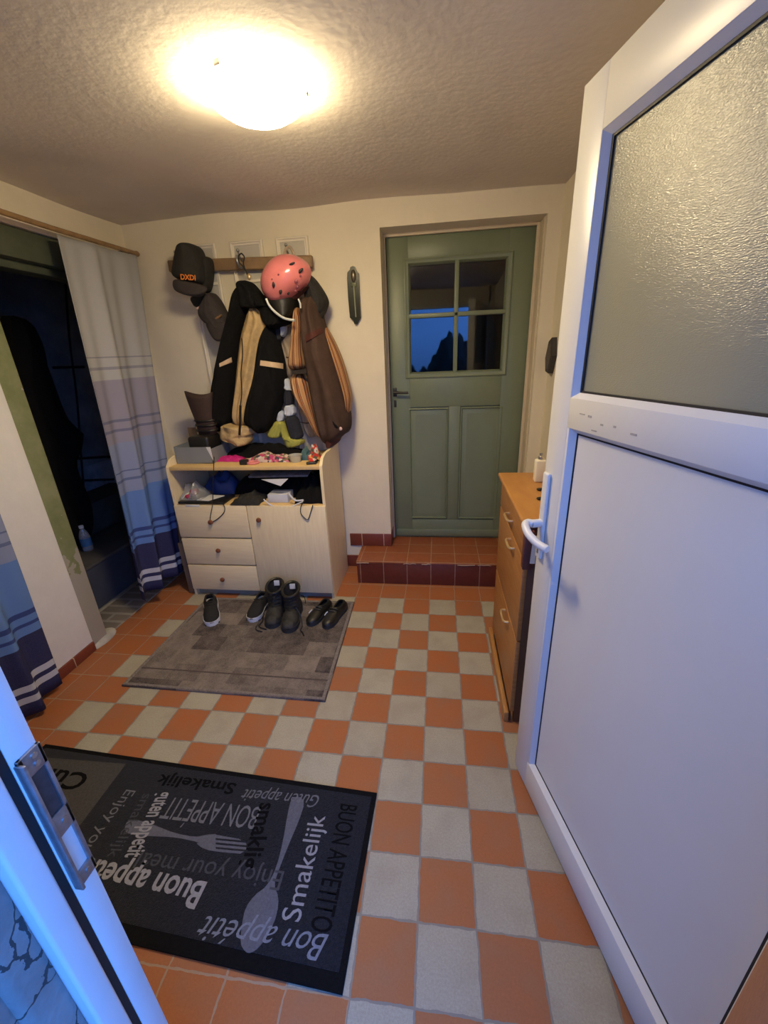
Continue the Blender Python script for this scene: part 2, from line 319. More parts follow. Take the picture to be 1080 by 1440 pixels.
# ------------------------------------------------------------------ mesh builder
class MB:
    def __init__(s): s.bm = bmesh.new(); s.uv = None
    def _new(s, verts): return [s.bm.verts.new(v) for v in verts]
    def face(s, vs):
        try: return s.bm.faces.new(vs)
        except ValueError: return None
    def box(s, x0, x1, y0, y1, z0, z1, bev=0.0, seg=2, mx=None):
        r = bmesh.ops.create_cube(s.bm, size=1.0); vs = r['verts']
        bmesh.ops.scale(s.bm, vec=(abs(x1 - x0), abs(y1 - y0), abs(z1 - z0)), verts=vs)
        bmesh.ops.translate(s.bm, vec=((x0 + x1) / 2, (y0 + y1) / 2, (z0 + z1) / 2), verts=vs)
        if bev > 0:
            es = {e for v in vs for e in v.link_edges}
            o = bmesh.ops.bevel(s.bm, geom=list(es), offset=bev, segments=seg, affect='EDGES', profile=.5)
            vs = list({v for f in o['faces'] for v in f.verts} | {v for v in vs if v.is_valid})
        if mx is not None: bmesh.ops.transform(s.bm, matrix=mx, verts=[v for v in vs if v.is_valid])
        return s
    def tube(s, pts, r, seg=8, closed=False):
        pts = [Vector(p) for p in pts]; n = len(pts); rr = r if isinstance(r, (list, tuple)) else [r] * n
        rings = []; prev = None
        for i, p in enumerate(pts):
            if closed: t = (pts[(i + 1) % n] - pts[i - 1])
            else: t = pts[min(i + 1, n - 1)] - pts[max(i - 1, 0)]
            t.normalize()
            if prev is None:
                a = Vector((0, 0, 1)) if abs(t.z) < .9 else Vector((1, 0, 0))
                a = (a - t * a.dot(t)).normalized()
            else: a = (prev - t * prev.dot(t)).normalized()
            prev = a; b = t.cross(a)
            rings.append(s._new([p + (a * math.cos(2 * PI * k / seg) + b * math.sin(2 * PI * k / seg)) * rr[i] for k in range(seg)]))
        m = n if closed else n - 1
        for i in range(m):
            A, B = rings[i], rings[(i + 1) % n]
            for k in range(seg): s.face((A[k], A[(k + 1) % seg], B[(k + 1) % seg], B[k]))
        if not closed: s.face(rings[0][::-1]); s.face(rings[-1])
        return s
    def lathe(s, prof, c, seg=32, mx=None):
        """profile of (radius, height) about the vertical through c"""
        rings = []; vs = []
        for r, h in prof:
            if r < 1e-6: ring = s._new([(c[0], c[1], c[2] + h)])
            else: ring = s._new([(c[0] + r * math.cos(2 * PI * k / seg), c[1] + r * math.sin(2 * PI * k / seg), c[2] + h) for k in range(seg)])
            rings.append(ring); vs += ring
        for A, B in zip(rings, rings[1:]):
            for k in range(seg):
                k2 = (k + 1) % seg
                if len(A) == 1 and len(B) == 1: continue
                if len(A) == 1: s.face((A[0], B[k], B[k2]))
                elif len(B) == 1: s.face((A[k], A[k2], B[0]))
                else: s.face((A[k], A[k2], B[k2], B[k]))
        if mx is not None: bmesh.ops.transform(s.bm, matrix=mx, verts=vs)
        return s
    def ell(s, c, r, rot=None, u=24, v=14, cut=None):
        o = bmesh.ops.create_uvsphere(s.bm, u_segments=u, v_segments=v, radius=1.0); vs = o['verts']
        mx = Matrix.Translation(c) @ (rot.to_4x4() if rot is not None else Matrix()) @ Matrix.Diagonal((*r, 1))
        bmesh.ops.transform(s.bm, matrix=mx, verts=vs)
        return s
    def prism(s, pts, off):
        """closed polygon of 3D points pushed by the vector off"""
        off = Vector(off); A = s._new([Vector(p) for p in pts]); B = s._new([Vector(p) + off for p in pts]); n = len(pts)
        s.face(A[::-1]); s.face(B)
        for i in range(n): s.face((A[i], A[(i + 1) % n], B[(i + 1) % n], B[i]))
        return s
    def pillow(s, poly, Y0, depth, back=.006, nu=22, nv=36, fold=0.0, ff=5.0, seed=0, rnd=.5, droop=0.0, edge=.12):
        """soft thing with an outline in x,z, bulging towards the room from the plane y=Y0"""
        if s.uv is None: s.uv = s.bm.loops.layers.uv.new('UVMap')
        P = [(p.x, p.z) for p in poly]; n = len(P)
        z0, z1 = min(p[1] for p in P), max(p[1] for p in P)
        e = (z1 - z0) * .004; F, B = [], []
        for j in range(nv + 1):
            t = .5 - .5 * math.cos(PI * j / nv); t = .6 * t + .4 * j / nv; z = z0 + e + (z1 - z0 - 2 * e) * t; xs = []
            for i in range(n):
                a, b = P[i], P[(i + 1) % n]
                if (a[1] - z) * (b[1] - z) < 0: xs.append(a[0] + (b[0] - a[0]) * (z - a[1]) / (b[1] - a[1]))
            if len(xs) < 2: continue
            xl, xr = min(xs), max(xs); rowf, rowb = [], []
            tv = min(1, min(t, 1 - t) / edge) if edge > 0 else 1
            kv = math.sqrt(max(0, 1 - (1 - tv) ** 2)) * .85 + .15
            for i in range(nu + 1):
                u = i / nu; x = xl + (xr - xl) * u; q = abs(2 * u - 1)
                bz = (1 - q ** 2.4) ** rnd if q < 1 else 0
                f = fold * (math.sin(ff * 2 * PI * u + seed * 1.7 + 2.2 * noise.noise(Vector((u * 2 + seed, t * 2.5, seed)))) + 1.4 * noise.noise(Vector((u * 5, t * 4 + seed, 3.1)))) * min(1, bz * 1.5)
                y = Y0 - depth * bz * kv - f - droop * (1 - t)
                rowf.append((s.bm.verts.new((x, y, z)), u, t)); rowb.append((s.bm.verts.new((x, Y0 + back * bz - droop * (1 - t), z)), u, t))
            F.append(rowf); B.append(rowb)
        def quad(a, b, c, d):
            f = s.face((a[0], b[0], c[0], d[0]))
            if f:
                for lp, w in zip(f.loops, (a, b, c, d)): lp[s.uv].uv = (w[1], w[2])
        for j in range(len(F) - 1):
            for i in range(nu):
                quad(F[j][i], F[j][i + 1], F[j + 1][i + 1], F[j + 1][i]); quad(B[j][i + 1], B[j][i], B[j + 1][i], B[j + 1][i + 1])
            quad(B[j][0], F[j][0], F[j + 1][0], B[j + 1][0]); quad(F[j][nu], B[j][nu], B[j + 1][nu], F[j + 1][nu])
        for i in range(nu):
            quad(F[0][i + 1], F[0][i], B[0][i], B[0][i + 1]); quad(F[-1][i], F[-1][i + 1], B[-1][i + 1], B[-1][i])
        return s
    def build(s, name, m, parent=None, smooth=True, local=False, ang=38):
        bmesh.ops.remove_doubles(s.bm, verts=s.bm.verts, dist=1e-5)
        bmesh.ops.recalc_face_normals(s.bm, faces=s.bm.faces)
        if parent is not None:
            if not local: bmesh.ops.transform(s.bm, matrix=MW[parent.name].inverted(), verts=s.bm.verts)
            base = MW[parent.name]
        else:
            vs = [v.co for v in s.bm.verts]
            c = Vector(((min(v.x for v in vs) + max(v.x for v in vs)) / 2, (min(v.y for v in vs) + max(v.y for v in vs)) / 2, min(v.z for v in vs)))
            bmesh.ops.translate(s.bm, vec=-c, verts=s.bm.verts); base = Matrix.Translation(c)
        me = bpy.data.meshes.new(name); s.bm.to_mesh(me); s.bm.free()
        me.materials.append(m)
        if smooth:
            for p in me.polygons: p.use_smooth = True
            me.set_sharp_from_angle(angle=math.radians(ang))
        o = bpy.data.objects.new(name, me); COL.objects.link(o)
        if parent is not None: o.parent = parent
        else: o.matrix_world = base
        MW[o.name] = base.copy()
        return o
MW = {}
def tag(o, label=None, cat=None, group=None, kind=None):
    if label: o['label'] = label
    if cat: o['category'] = cat
    if group: o['group'] = group
    if kind: o['kind'] = kind
    return o
def thing(name, label, cat, loc, rz=0.0, group=None, kind=None):
    o = bpy.data.objects.new(name, None); COL.objects.link(o); o.empty_display_size = .1
    mx = Matrix.Translation(loc) @ Matrix.Rotation(rz, 4, 'Z'); o.matrix_world = mx; MW[o.name] = mx.copy()
    return tag(o, label, cat, group, kind)
def struct(o, label, cat): return tag(o, label, cat, kind='structure')
def rounded(pts, it=2):
    """corner cutting of a closed polygon of Vectors"""
    for _ in range(it):
        q = []
        for i in range(len(pts)):
            a, b = pts[i], pts[(i + 1) % len(pts)]; q += [a * .75 + b * .25, a * .25 + b * .75]
        pts = q
    return pts
def outline(px, Y, ox=220, oy=320, s=3.6, it=1):
    return rounded([PY(ox + x / s, oy + y / s, Y) for x, y in px], it)
def smoothpath(pts, n=6):
    pts = [Vector(p) for p in pts]; out = []
    for i in range(len(pts) - 1):
        p0, p1, p2, p3 = pts[max(i - 1, 0)], pts[i], pts[i + 1], pts[min(i + 2, len(pts) - 1)]
        for k in range(n):
            t = k / n
            out.append(.5 * ((2 * p1) + (-p0 + p2) * t + (2 * p0 - 5 * p1 + 4 * p2 - p3) * t * t + (-p0 + 3 * p1 - 3 * p2 + p3) * t ** 3))
    out.append(pts[-1]); return out

def ring_frame(b, x0, x1, z0, z1, prof):
    """mitred frame in the x,z plane; prof = closed list of (inset, y)"""
    rs = [[b.bm.verts.new((x0 + d if i in (0, 3) else x1 - d, y, z0 + d if i < 2 else z1 - d)) for i in range(4)] for d, y in prof]
    for A, B_ in zip(rs, rs[1:] + rs[:1]):
        for i in range(4): b.face((A[i], A[(i + 1) % 4], B_[(i + 1) % 4], B_[i]))
    return b
from mathutils.bvhtree import BVHTree
def surface(o):
    me = o.data; mw = MW[o.name]; return BVHTree.FromPolygons([mw @ v.co for v in me.vertices], [tuple(p.vertices) for p in me.polygons])
def on_front(tree, x, y, lift=.002, Y=.2):
    """point on the room side of a soft thing under pixel x,y"""
    d = ray(x, y); h = tree.ray_cast(CAM, d.normalized())
    return (h[0] - Vector((0, lift, 0))) if h[0] is not None else PY(x, y, Y)
def strip_on(name, m, tree, quad, parent, th=.006, n=10):
    """flat band of cloth laid on a soft thing; quad = four pixel corners in the coat crop"""
    q = [(220 + x / 3.6, 320 + y / 3.6) for x, y in quad]; b = MB(); F, K = [], []
    for j in range(5):
        rf, rk = [], []
        for i in range(n + 1):
            u, v = i / n, j / 4
            x = (q[0][0] * (1 - u) + q[1][0] * u) * (1 - v) + (q[3][0] * (1 - u) + q[2][0] * u) * v
            y = (q[0][1] * (1 - u) + q[1][1] * u) * (1 - v) + (q[3][1] * (1 - u) + q[2][1] * u) * v
            p = on_front(tree, x, y, th); rf.append(b.bm.verts.new(p)); rk.append(b.bm.verts.new(p + Vector((0, th * 1.6, 0))))
        F.append(rf); K.append(rk)
    for j in range(4):
        for i in range(n):
            b.face((F[j][i], F[j][i + 1], F[j + 1][i + 1], F[j + 1][i])); b.face((K[j][i + 1], K[j][i], K[j + 1][i], K[j + 1][i + 1]))
        b.face((K[j][0], F[j][0], F[j + 1][0], K[j + 1][0])); b.face((F[j][n], K[j][n], K[j + 1][n], F[j + 1][n]))
    for i in range(n): b.face((F[0][i + 1], F[0][i], K[0][i], K[0][i + 1])); b.face((F[4][i], F[4][i + 1], K[4][i + 1], K[4][i]))
    return b.build(name, m, parent, ang=60)
# lettering
def text_mesh(txt, bold=0.0, shear=0.0, extrude=0.0):
    c = bpy.data.curves.new('lettering', 'FONT'); c.body = txt; c.size = 1; c.offset = bold; c.shear = shear; c.extrude = extrude; c.resolution_u = 3
    o = bpy.data.objects.new('lettering', c); COL.objects.link(o)
    dg = bpy.context.evaluated_depsgraph_get(); dg.update()
    me = bpy.data.meshes.new_from_object(o.evaluated_get(dg)); bpy.data.objects.remove(o); bpy.data.curves.remove(c)
    return me
def lay_text(txt, start, end, cap, m, parent, name='lettering', bold=0.0, shear=0.0, lift=Vector((0, 0, .0006)), capref=None):
    """text whose baseline runs start->end with its capitals reaching towards cap (world points)"""
    me = text_mesh(txt, bold, shear); vs = [v.co.copy() for v in me.vertices]
    x0, x1 = min(v.x for v in vs), max(v.x for v in vs); h = capref or .69
    ex = (end - start) / (x1 - x0); ey = (cap - start)
    exn = (end - start).normalized(); ey = (ey - exn * ey.dot(exn)) / h
    inv = MW[parent.name].inverted()
    for v, c in zip(me.vertices, vs): v.co = inv @ (start + ex * (c.x - x0) + ey * c.y + lift)
    me.name = name; me.materials.append(m)
    o = bpy.data.objects.new(name, me); COL.objects.link(o); o.parent = parent; MW[o.name] = MW[parent.name].copy()
    return o

# ------------------------------------------------------------------ the room
CEIL = 2.41; XL, XR = -1.96, .735; YB, YF = .455, -2.06
def grid_sheet(x0, x1, y0, y1, z, nx, ny, amp, freq, thick, up):
    b = MB(); rows = []
    for j in range(ny + 1):
        rows.append([b.bm.verts.new((x0 + (x1 - x0) * i / nx, y0 + (y1 - y0) * j / ny, z + .04 * (y0 + (y1 - y0) * j / ny - .45) + amp * noise.noise(Vector((i / nx * (x1 - x0) * freq, j / ny * (y1 - y0) * freq, .7))))) for i in range(nx + 1)])
    for j in range(ny):
        for i in range(nx): b.face((rows[j][i], rows[j][i + 1], rows[j + 1][i + 1], rows[j + 1][i]))
    zt = z + thick * up
    cs = [b.bm.verts.new((x, y, zt)) for x, y in ((x0, y0), (x1, y0), (x1, y1), (x0, y1))]; b.face(cs)
    return b
b = MB(); b.box(XL - .02, XR + .05, -2.22, YB + .06, -.1, 0)
struct(b.build('floor', M['floor']), 'orange and beige checkered tile floor of the hallway', 'floor')
b = grid_sheet(-2.3, 1.0, -2.3, .7, CEIL, 66, 60, .022, 1.6, .15, 1)
struct(b.build('ceiling', M['ceiling'], ang=180), 'uneven plastered ceiling around the round lamp', 'ceiling')
# back wall with door recess
b = MB(); R0, R1, RT = -.304, .655, 2.272
b.prism([Vector((x, YB, z)) for x, z in ((XL - .26, 0), (R0, 0), (R0, RT), (R1, RT), (R1, 0), (XR + .3, 0), (XR + .3, CEIL + .06), (XL - .26, CEIL + .06))], (0, .2, 0))
struct(b.build('wall_back', M['plaster']), 'cream plaster wall with the green door in it', 'wall')
b = MB(); b.box(XR, XR + .2, -2.3, YB + .2, -.02, CEIL + .05)
struct(b.build('wall_right', M['plaster']), 'cream plaster side wall behind the orange chest', 'wall')
# left wall: pier, strip by the corner, band over the opening
b = MB()
PY0, PY1 = -.645, .37
b.box(XL - .25, XL, -2.3, PY0, 0, 2.21, .012, 3); 
struct(b.build('wall_left', M['plaster_white']), 'white plastered pier beside the dark opening', 'wall')
b = MB(); b.box(XL - .25, XL, PY1, YB + .02, 0, 2.21); b.box(XL - .25, XL, -2.3, YB + .02, 2.21, CEIL + .05)
struct(b.build('wall_left_upper', M['plaster']), 'cream wall over the curtain rod', 'wall')
# front wall with the entrance
b = MB(); E0, E1, ET = -.425, .66, 2.14
b.box(XL - .25, E0 - .05, YF - .34, YF, -.05, CEIL + .05); b.box(E1, XR + .2, YF - .34, YF, -.05, CEIL + .05); b.box(E0 - .06, E1 + .02, YF - .34, YF, ET, CEIL + .05)
struct(b.build('wall_front', M['plaster']), 'plaster wall around the entrance', 'wall')
# step in front of the green door
b = MB(); b.box(-.53, XR + .02, .19, YB + .17, 0, .168, .003)
st = b.build('trim_1', M['step_face']); struct(st, 'dark red tiled step in front of the green door', 'step')
b = MB(); b.box(-.533, XR + .02, .186, YB + .20, .168, .182, .004)
b.build('tread', M['step_top'], st)
b = MB()
for x0, x1, h in ((-.53, -.44, .004), (-.19, -.1, .003), (-.06, .0, .004), (.19, .31, .004), (.33, .42, .003)):
    b.tube([(x0 + (x1 - x0) * k / 4, .187 + random.uniform(-.002, .001), .170 + random.uniform(-.003, .004)) for k in range(5)], h)
b.build('chipped_edge', mat('bare_mortar', (.52, .38, .28), .9, .2, 40), st)
b = MB(); b.box(-.625, -.31, YB - .012, YB + .002, .183, .282, .003); b.box(-.313, -.301, YB - .012, YB + .17, .183, .28, .002)
b.box(-.66, -.535, YB - .012, YB + .001, 0, .095, .003)
struct(b.build('baseboard_back', M['skirt_tile']), 'red tile skirting left of the green door', 'skirting')
b = MB(); b.box(XL - .001, XL + .012, -2.05, PY0 - .01, 0, .06, .003)
struct(b.build('baseboard_left', M['skirt_tile']), 'red tile skirting along the white pier', 'skirting')
# moulded lining of the recess
b = MB(); b.box(.648, .657, .50, .622, .183, RT, .003); b.box(.630, .655, .595, .622, .183, RT, .008, 3)
b.box(-.306, -.290, .60, .622, .183, RT, .006, 3); b.box(-.3, .65, .60, .622, 2.255, 2.274, .005)
struct(b.build('trim_2', mat('cream_paint', (.66, .57, .42), .6, .1, 8)), 'cream moulded lining of the green door recess', 'trim')

# ------------------------------------------------------------------ green door
GX0, GX1, GZ0, GZ1, GY = -.287, .640, .186, 2.258, .625
gd = thing('door_1', 'old green panelled door with four dark window panes', 'door', (.177, GY, GZ0), kind='structure')
gz = [(-.150, .150), (.162, .478)]
WX0, WX1, WZ0, WZ1 = -.150, .478, 1.432, 2.108
b = MB()
b.box(GX0, WX0, GY, GY + .045, GZ0, GZ1, .0008); b.box(WX1, GX1, GY, GY + .045, GZ0, GZ1, .0008)
b.box(WX0, WX1, GY, GY + .045, WZ1, GZ1, .002); b.box(WX0, WX1, GY, GY + .045, 1.205, WZ0, .002)
b.box(WX0, WX1, GY, GY + .045, GZ0, .335, .002); b.box(.125, .205, GY, GY + .045, .335, 1.205, .002)
b.box(WX0, WX1, GY + .014, GY + .034, .335, 1.205)
b.build('leaf', M['green'], gd)
def raised(x0, x1, z0, z1):
    b = MB(); g = .006
    o = [(x0, z0), (x1, z0), (x1, z1), (x0, z1)]
    def ring(d, y): return [b.bm.verts.new((x0 + d if i in (0, 3) else x1 - d, y, z0 + d if i < 2 else z1 - d)) for i in range(4)]
    rs = [ring(0, GY + .016), ring(0, GY + .001), ring(.008, GY - .004), ring(.014, GY + .009), ring(.045, GY + .002), ring(.05, GY + .002)]
    for A, B_ in zip(rs, rs[1:]):
        for i in range(4): b.face((A[i], A[(i + 1) % 4], B_[(i + 1) % 4], B_[i]))
    b.face(rs[-1]); b.build('panel', M['green'], gd)
raised(WX0 - .012, .122, .342, 1.198); raised(.208, WX1 + .022, .342, 1.198)
b = MB(); ring_frame(b, WX0 - .03, WX1 + .03, WZ0 - .03, WZ1 + .03, [(0, GY + .002), (.003, GY - .008), (.010, GY - .010), (.018, GY - .004), (.030, GY - .003), (.040, GY + .012), (.042, GY + .03), (0, GY + .03)])
b.build('window_frame', M['green'], gd)
b = MB(); b.box(.148, .176, GY - .004, GY + .03, WZ0, WZ1, .005, 2); b.box(WX0, WX1, GY - .004, GY + .03, 1.785, 1.812, .005, 2)
b.build('muntin', M['green'], gd)
for x0, x1 in ((WX0, .155), (.168, WX1)):
    for z0, z1 in ((WZ0, 1.79), (1.805, WZ1)):
        b = MB(); b.box(x0, x1, GY + .018, GY + .022, z0, z1); b.build('pane', M['pane'], gd, smooth=False)
b = MB(); b.box(GX0 + .01, GX1 - .01, GY - .012, GY + .002, GZ0 + .012, .255, .005, 2); b.build('kick_rail', M['green'], gd)
b = MB(); hp = PY(554, 552, .60); hz = hp.z
b.tube([(-.258, GY + .002, hz), (-.258, GY - .045, hz)], .008, 10); b.tube(smoothpath([(-.262, GY - .045, hz + .001), (-.235, GY - .047, hz), (-.19, GY - .047, hz - .003), (-.16, GY - .046, hz - .002)]), [.010] * 7 + [.0085] * 12, 10)
hd = b.build('handle', M['iron'], gd)
b = MB(); b.box(-.272, -.244, GY - .006, GY + .002, hz - .03, hz + .03, .004); b.build('rosette', M['iron'], hd)
b = MB(); b.box(-.268, -.250, GY - .004, GY + .002, hz - .105, hz - .055, .003); b.build('keyhole_plate', M['iron'], gd)
# dark room behind the door panes
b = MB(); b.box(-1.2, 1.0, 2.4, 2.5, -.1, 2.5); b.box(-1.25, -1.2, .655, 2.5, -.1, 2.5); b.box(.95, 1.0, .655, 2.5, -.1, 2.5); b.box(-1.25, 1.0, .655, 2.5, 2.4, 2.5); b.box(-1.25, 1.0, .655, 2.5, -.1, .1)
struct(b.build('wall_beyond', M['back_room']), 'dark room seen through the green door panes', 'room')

# ------------------------------------------------------------------ dark store room on the left
b = MB(); b.box(-3.15, -3.05, -1.6, 1.6, .75, 2.5); b.box(-3.1, -2.2, -1.65, -1.6, 0, 2.5); b.box(-3.1, -2.2, 1.55, 1.6, 0, 2.5); b.box(-3.1, -2.2, -1.65, 1.6, 2.42, 2.5); b.box(-2.23, -2.2, YB - .02, 1.6, -.1, 2.5); b.box(-2.24, -2.2, -1.65, -.7, 2.1, 2.5)
struct(b.build('wall_store', M['closet']), 'dim rear wall of the store room', 'wall')
b = MB(); b.box(-3.15, -3.05, -1.6, 1.6, 0, .75)
struct(b.build('wall_store_lower', M['closet_low']), 'paler lower wall inside the store room', 'wall')
b = MB(); b.box(-3.1, -2.2, -1.65, 1.6, -.1, -.01)
struct(b.build('floor_store', M['closet']), 'dark floor of the store room', 'floor')
b = MB(); b.box(XL - .27, XL - .02, PY0 - .02, PY1 + .02, -.08, .006, .004); 
struct(b.build('trim_3', M['sill']), 'worn brick sill in the dark opening', 'sill')
b = MB()
pts = []
b.box(XL - .10, XL - .006, PY0 - .005, PY0 + .105, 0, 2.20, .008, 3)
b.build('trim_4', M['post']); o = bpy.data.objects['trim_4']; struct(o, 'flaking green painted door post beside white pier', 'door post')
b = MB(); b.box(XL - .12, XL - .01, PY0 + .1, PY1, 2.07, 2.205, .006); b.box(XL - .16, XL - .06, PY0 + .1, PY1, 2.03, 2.075, .006)
struct(b.build('trim_5', mat('dark_green_paint', (.07, .085, .055), .7, .3, 9)), 'dark green lintel under the curtain rod', 'lintel')
# grey mortar slope at the foot of the post
b = MB(); b.ell((XL - .045, PY0 + .07, .0), (.07, .12, .035)); struct(b.build('trim_6', M['plaster_old']), 'grey mortar lump at the foot of the green post', 'mortar')

def px_prism(poly, X, th, name, m, parent=None):
    b = MB(); b.prism([PX(x, y, X) for x, y in poly], (-th, 0, 0)); return b.build(name, m, parent)
# coat hanging in the store room
def pillow_x(b, px, X0, depth, **kw):
    """pillow built facing +x: outline taken on the plane x=X0"""
    pts = [PX(x, y, X0) for x, y in px]
    pts = [Vector((p.y, 0, p.z)) for p in rounded(pts, 1)]
    n0 = len(b.bm.verts); b.pillow(pts, 0, depth, **kw); b.bm.verts.ensure_lookup_table()
    for v in b.bm.verts[n0:] if False else list(b.bm.verts)[n0:]:
        x, y, z = v.co; v.co = (X0 - y, x, z)
b = MB(); pillow_x(b, [(-6, 440), (30, 450), (52, 490), (70, 540), (92, 600), (112, 600), (108, 640), (98, 650), (118, 690), (126, 715), (118, 770), (60, 765), (30, 720), (0, 620), (-20, 540)], -2.62, .12, fold=.02, ff=3, seed=4)
tag(b.build('coat', M['black_cloth']), 'dark coat hanging in the dim store room', 'coat')
ch = thing('storage_box', 'dark low box standing behind the brick sill', 'box', (-2.45, .1, 0))
b = MB(); b.box(-2.66, -2.27, -.62, .75, 0, .30, .01); b.build('body', M['dark_cover'], ch)
b = MB(); b.box(-2.67, -2.26, -.63, .76, .30, .325, .006); b.build('lid', mat('dark_lid', (.10, .095, .095), .6, .2, 8), ch)
b = MB(); b.box(-3.03, -2.70, -.60, .95, 0, .55, .012); tag(b.build('bench', mat('dark_bench', (.11, .10, .095), .7, .3, 8)), 'dark bench block along the store room rear wall', 'bench')
bp = PZ(122, 772, .325); bp = Vector((-2.47, PX(122, 765, -2.47).y, .3255))
bt = thing('water_bottle', 'small clear bottle with blue label on the dark box', 'bottle', bp)
b = MB(); b.lathe([(0, 0), (.030, 0), (.034, .01), (.034, .11), (.026, .14), (.013, .165), (.013, .175), (0, .175)], bp, 18); b.build('body', M['clear_plastic'], bt)
b = MB(); b.lathe([(0, .174), (.015, .174), (.015, .192), (0, .192)], bp, 14); b.build('cap', M['sole_white'], bt)
b = MB(); b.lathe([(.0348, .04), (.0353, .04), (.0353, .10), (.0348, .10)], bp, 18); b.build('label', mat('blue_label', (.05, .16, .35), .5), bt)
for pts, lb in (([(75, 517), (118, 516)], 'thin dark pipe crossing the store room wall, topmost of three'), ([(105, 645), (160, 642)], 'thin dark pipe crossing the store room wall, middle of three'), ([(112, 676), (160, 674)], 'thin dark pipe crossing the store room wall, lowest of three')):
    b = MB(); b.tube([PX(x, y, -3.035) for x, y in pts], .010, 6)
    tag(b.build('wall_pipe', M['dark']), lb, 'pipe', 'pipes on the store room wall')
b = MB(); b.tube(smoothpath([PX(x, y, -3.02) for x, y in ((92, 400), (98, 480), (108, 560), (114, 640), (118, 690))]), .008, 6)
tag(b.build('hanging_cable', M['dark']), 'dark cable hanging down the store room wall', 'cable')

# ------------------------------------------------------------------ curtains and rod
rod = thing('curtain_rod', 'wooden curtain rod along the left wall', 'curtain rod', (-1.88, -.9, 2.22))
b = MB(); b.tube([(-1.885, -2.0, 2.222), (-1.88, -.8, 2.222), (-1.88, -.2, 2.224), (-1.878, .425, 2.236)], .013, 10); b.build('pole', M['rod'], rod)
for y in (-1.7, -.5, .37):
    b = MB(); b.tube([(-1.965, y, 2.236), (-1.88, y, 2.232)], .008, 8); b.build('bracket', M['iron'], rod)
b = MB(); b.ell((-1.878, .43, 2.236), (.016, .02, .016)); b.build('finial', M['rod'], rod)
def curtain(name, label, top, bot, zt, zb, amp, waves, seed, grp=None):
    """top/bot: y range at the rod and at the hem"""
    b = MB(); uvl = b.bm.loops.layers.uv.new('UVMap'); nu, nv = 120, 48; rows = []
    for j in range(nv + 1):
        t = j / nv; row = []
        y0 = top[0] + (bot[0] - top[0]) * t; y1 = top[1] + (bot[1] - top[1]) * t
        a = amp * (.35 + .75 * t) if t > .02 else amp * .3
        for i in range(nu + 1):
            u = i / nu; ph = seed + .8 * noise.noise(Vector((u * 2, t * 1.2, seed)))
            x = -1.872 + a * math.sin(waves * 2 * PI * u + ph * 2) + .35 * a * math.sin(waves * 4.6 * PI * u + 1.3 + seed)
            zz = zt(u) + (zb(u) - zt(u)) * t
            row.append((b.bm.verts.new((x, y0 + (y1 - y0) * u + .25 * a * math.cos(waves * 2 * PI * u + ph * 2), zz)), u, 1 - t))
        rows.append(row)
    for j in range(nv):
        for i in range(nu):
            q = (rows[j][i], rows[j][i + 1], rows[j + 1][i + 1], rows[j + 1][i]); f = b.face([v[0] for v in q])
            for lp, w in zip(f.loops, q): lp[uvl].uv = (w[1], w[2])
    o = b.build(name, M['curtain'], ang=180)
    s = o.modifiers.new('thickness', 'SOLIDIFY'); s.thickness = .002
    return tag(o, label, 'curtain', grp)
curtain('curtain', 'blue banded curtain hanging between dark opening and cabinet', (-.19, .40), (-.335, .10), lambda u: 2.198 + .02 * u, lambda u: .135 - .02 * u, .034, 2.1, 1.2)
curtain('curtain', 'blue banded curtain in front of the white pier, nearest the entrance', (-1.75, -.93), (-1.75, -.955), lambda u: 2.205, lambda u: .03, .034, 3.0, 2.6)

# ------------------------------------------------------------------ ceiling lamp
LX, LY = -.515, -.81
lamp = thing('ceiling_lamp', 'round white glass lamp glowing on the ceiling', 'ceiling lamp', (LX, LY, 2.252))
b = MB(); b.lathe([(0, .112), (.134, .112), (.138, .108), (.138, .086), (.10, .080), (0, .080)], (LX, LY, 2.252), 40); b.build('base', M['pvc'], lamp)
b = MB(); b.lathe([(0, .082), (.12, .082), (.148, .080), (.154, .075), (.152, .067), (.138, .050), (.11, .033), (.07, .019), (.03, .013), (0, .012)], (LX, LY, 2.252), 48); b.build('lamp_shade', M['lamp'], lamp)
for a in (2.3, 4.4, .2):
    b = MB(); b.box(-.012, .012, -.006, .006, 0, .016, .003, mx=Matrix.Translation((LX + .155 * math.cos(a), LY + .155 * math.sin(a), 2.324)) @ Matrix.Rotation(a + PI / 2, 4, 'Z')); b.build('clip', M['steel'], lamp)

# ------------------------------------------------------------------ white entrance door (opened inwards)
DU = Vector((.24823, -.9687, 0)).normalized(); DN = Vector((DU.y, -DU.x, 0))
A0 = Vector((.365, -1.206, 0))
def dmx():
    return Matrix(((DU.x, DN.x, 0, A0.x), (DU.y, DN.y, 0, A0.y), (0, 0, 1, .028), (0, 0, 0, 1)))
wd = bpy.data.objects.new('door_2', None); COL.objects.link(wd); wd.matrix_world = dmx(); MW['door_2'] = dmx()
tag(wd, 'open white plastic entrance door with rippled glass pane', 'door', kind='structure')
U0, U1, Z1 = -.022, .875, 2.056
gU0, gU1, gZ0, gZ1 = .066, .79, 1.410, 1.945          # glass opening
pU0, pU1, pZ0, pZ1 = .076, .79, .122, 1.335             # panel opening
def dbox(name, boxes, m, bev=.004, par=None):
    b = MB()
    for (u0, u1, w0, w1, z0, z1) in boxes: b.box(u0, u1, w0, w1, z0, z1, bev)
    return b.build(name, m, par or wd, local=True)
dbox('frame', [(U0, gU0, -.07, 0, 0, Z1), (gU1, U1, -.07, 0, 0, Z1), (gU0, gU1, -.07, 0, gZ1, Z1), (gU0 - .001, gU1 + .001, -.07, 0, pZ1, gZ0), (gU0 - .001, gU1 + .001, -.07, 0, 0, pZ0), (gU0 - .01, pU0, -.065, -.001, pZ0 - .02, pZ1 + .02)], M['pvc'], .0012)
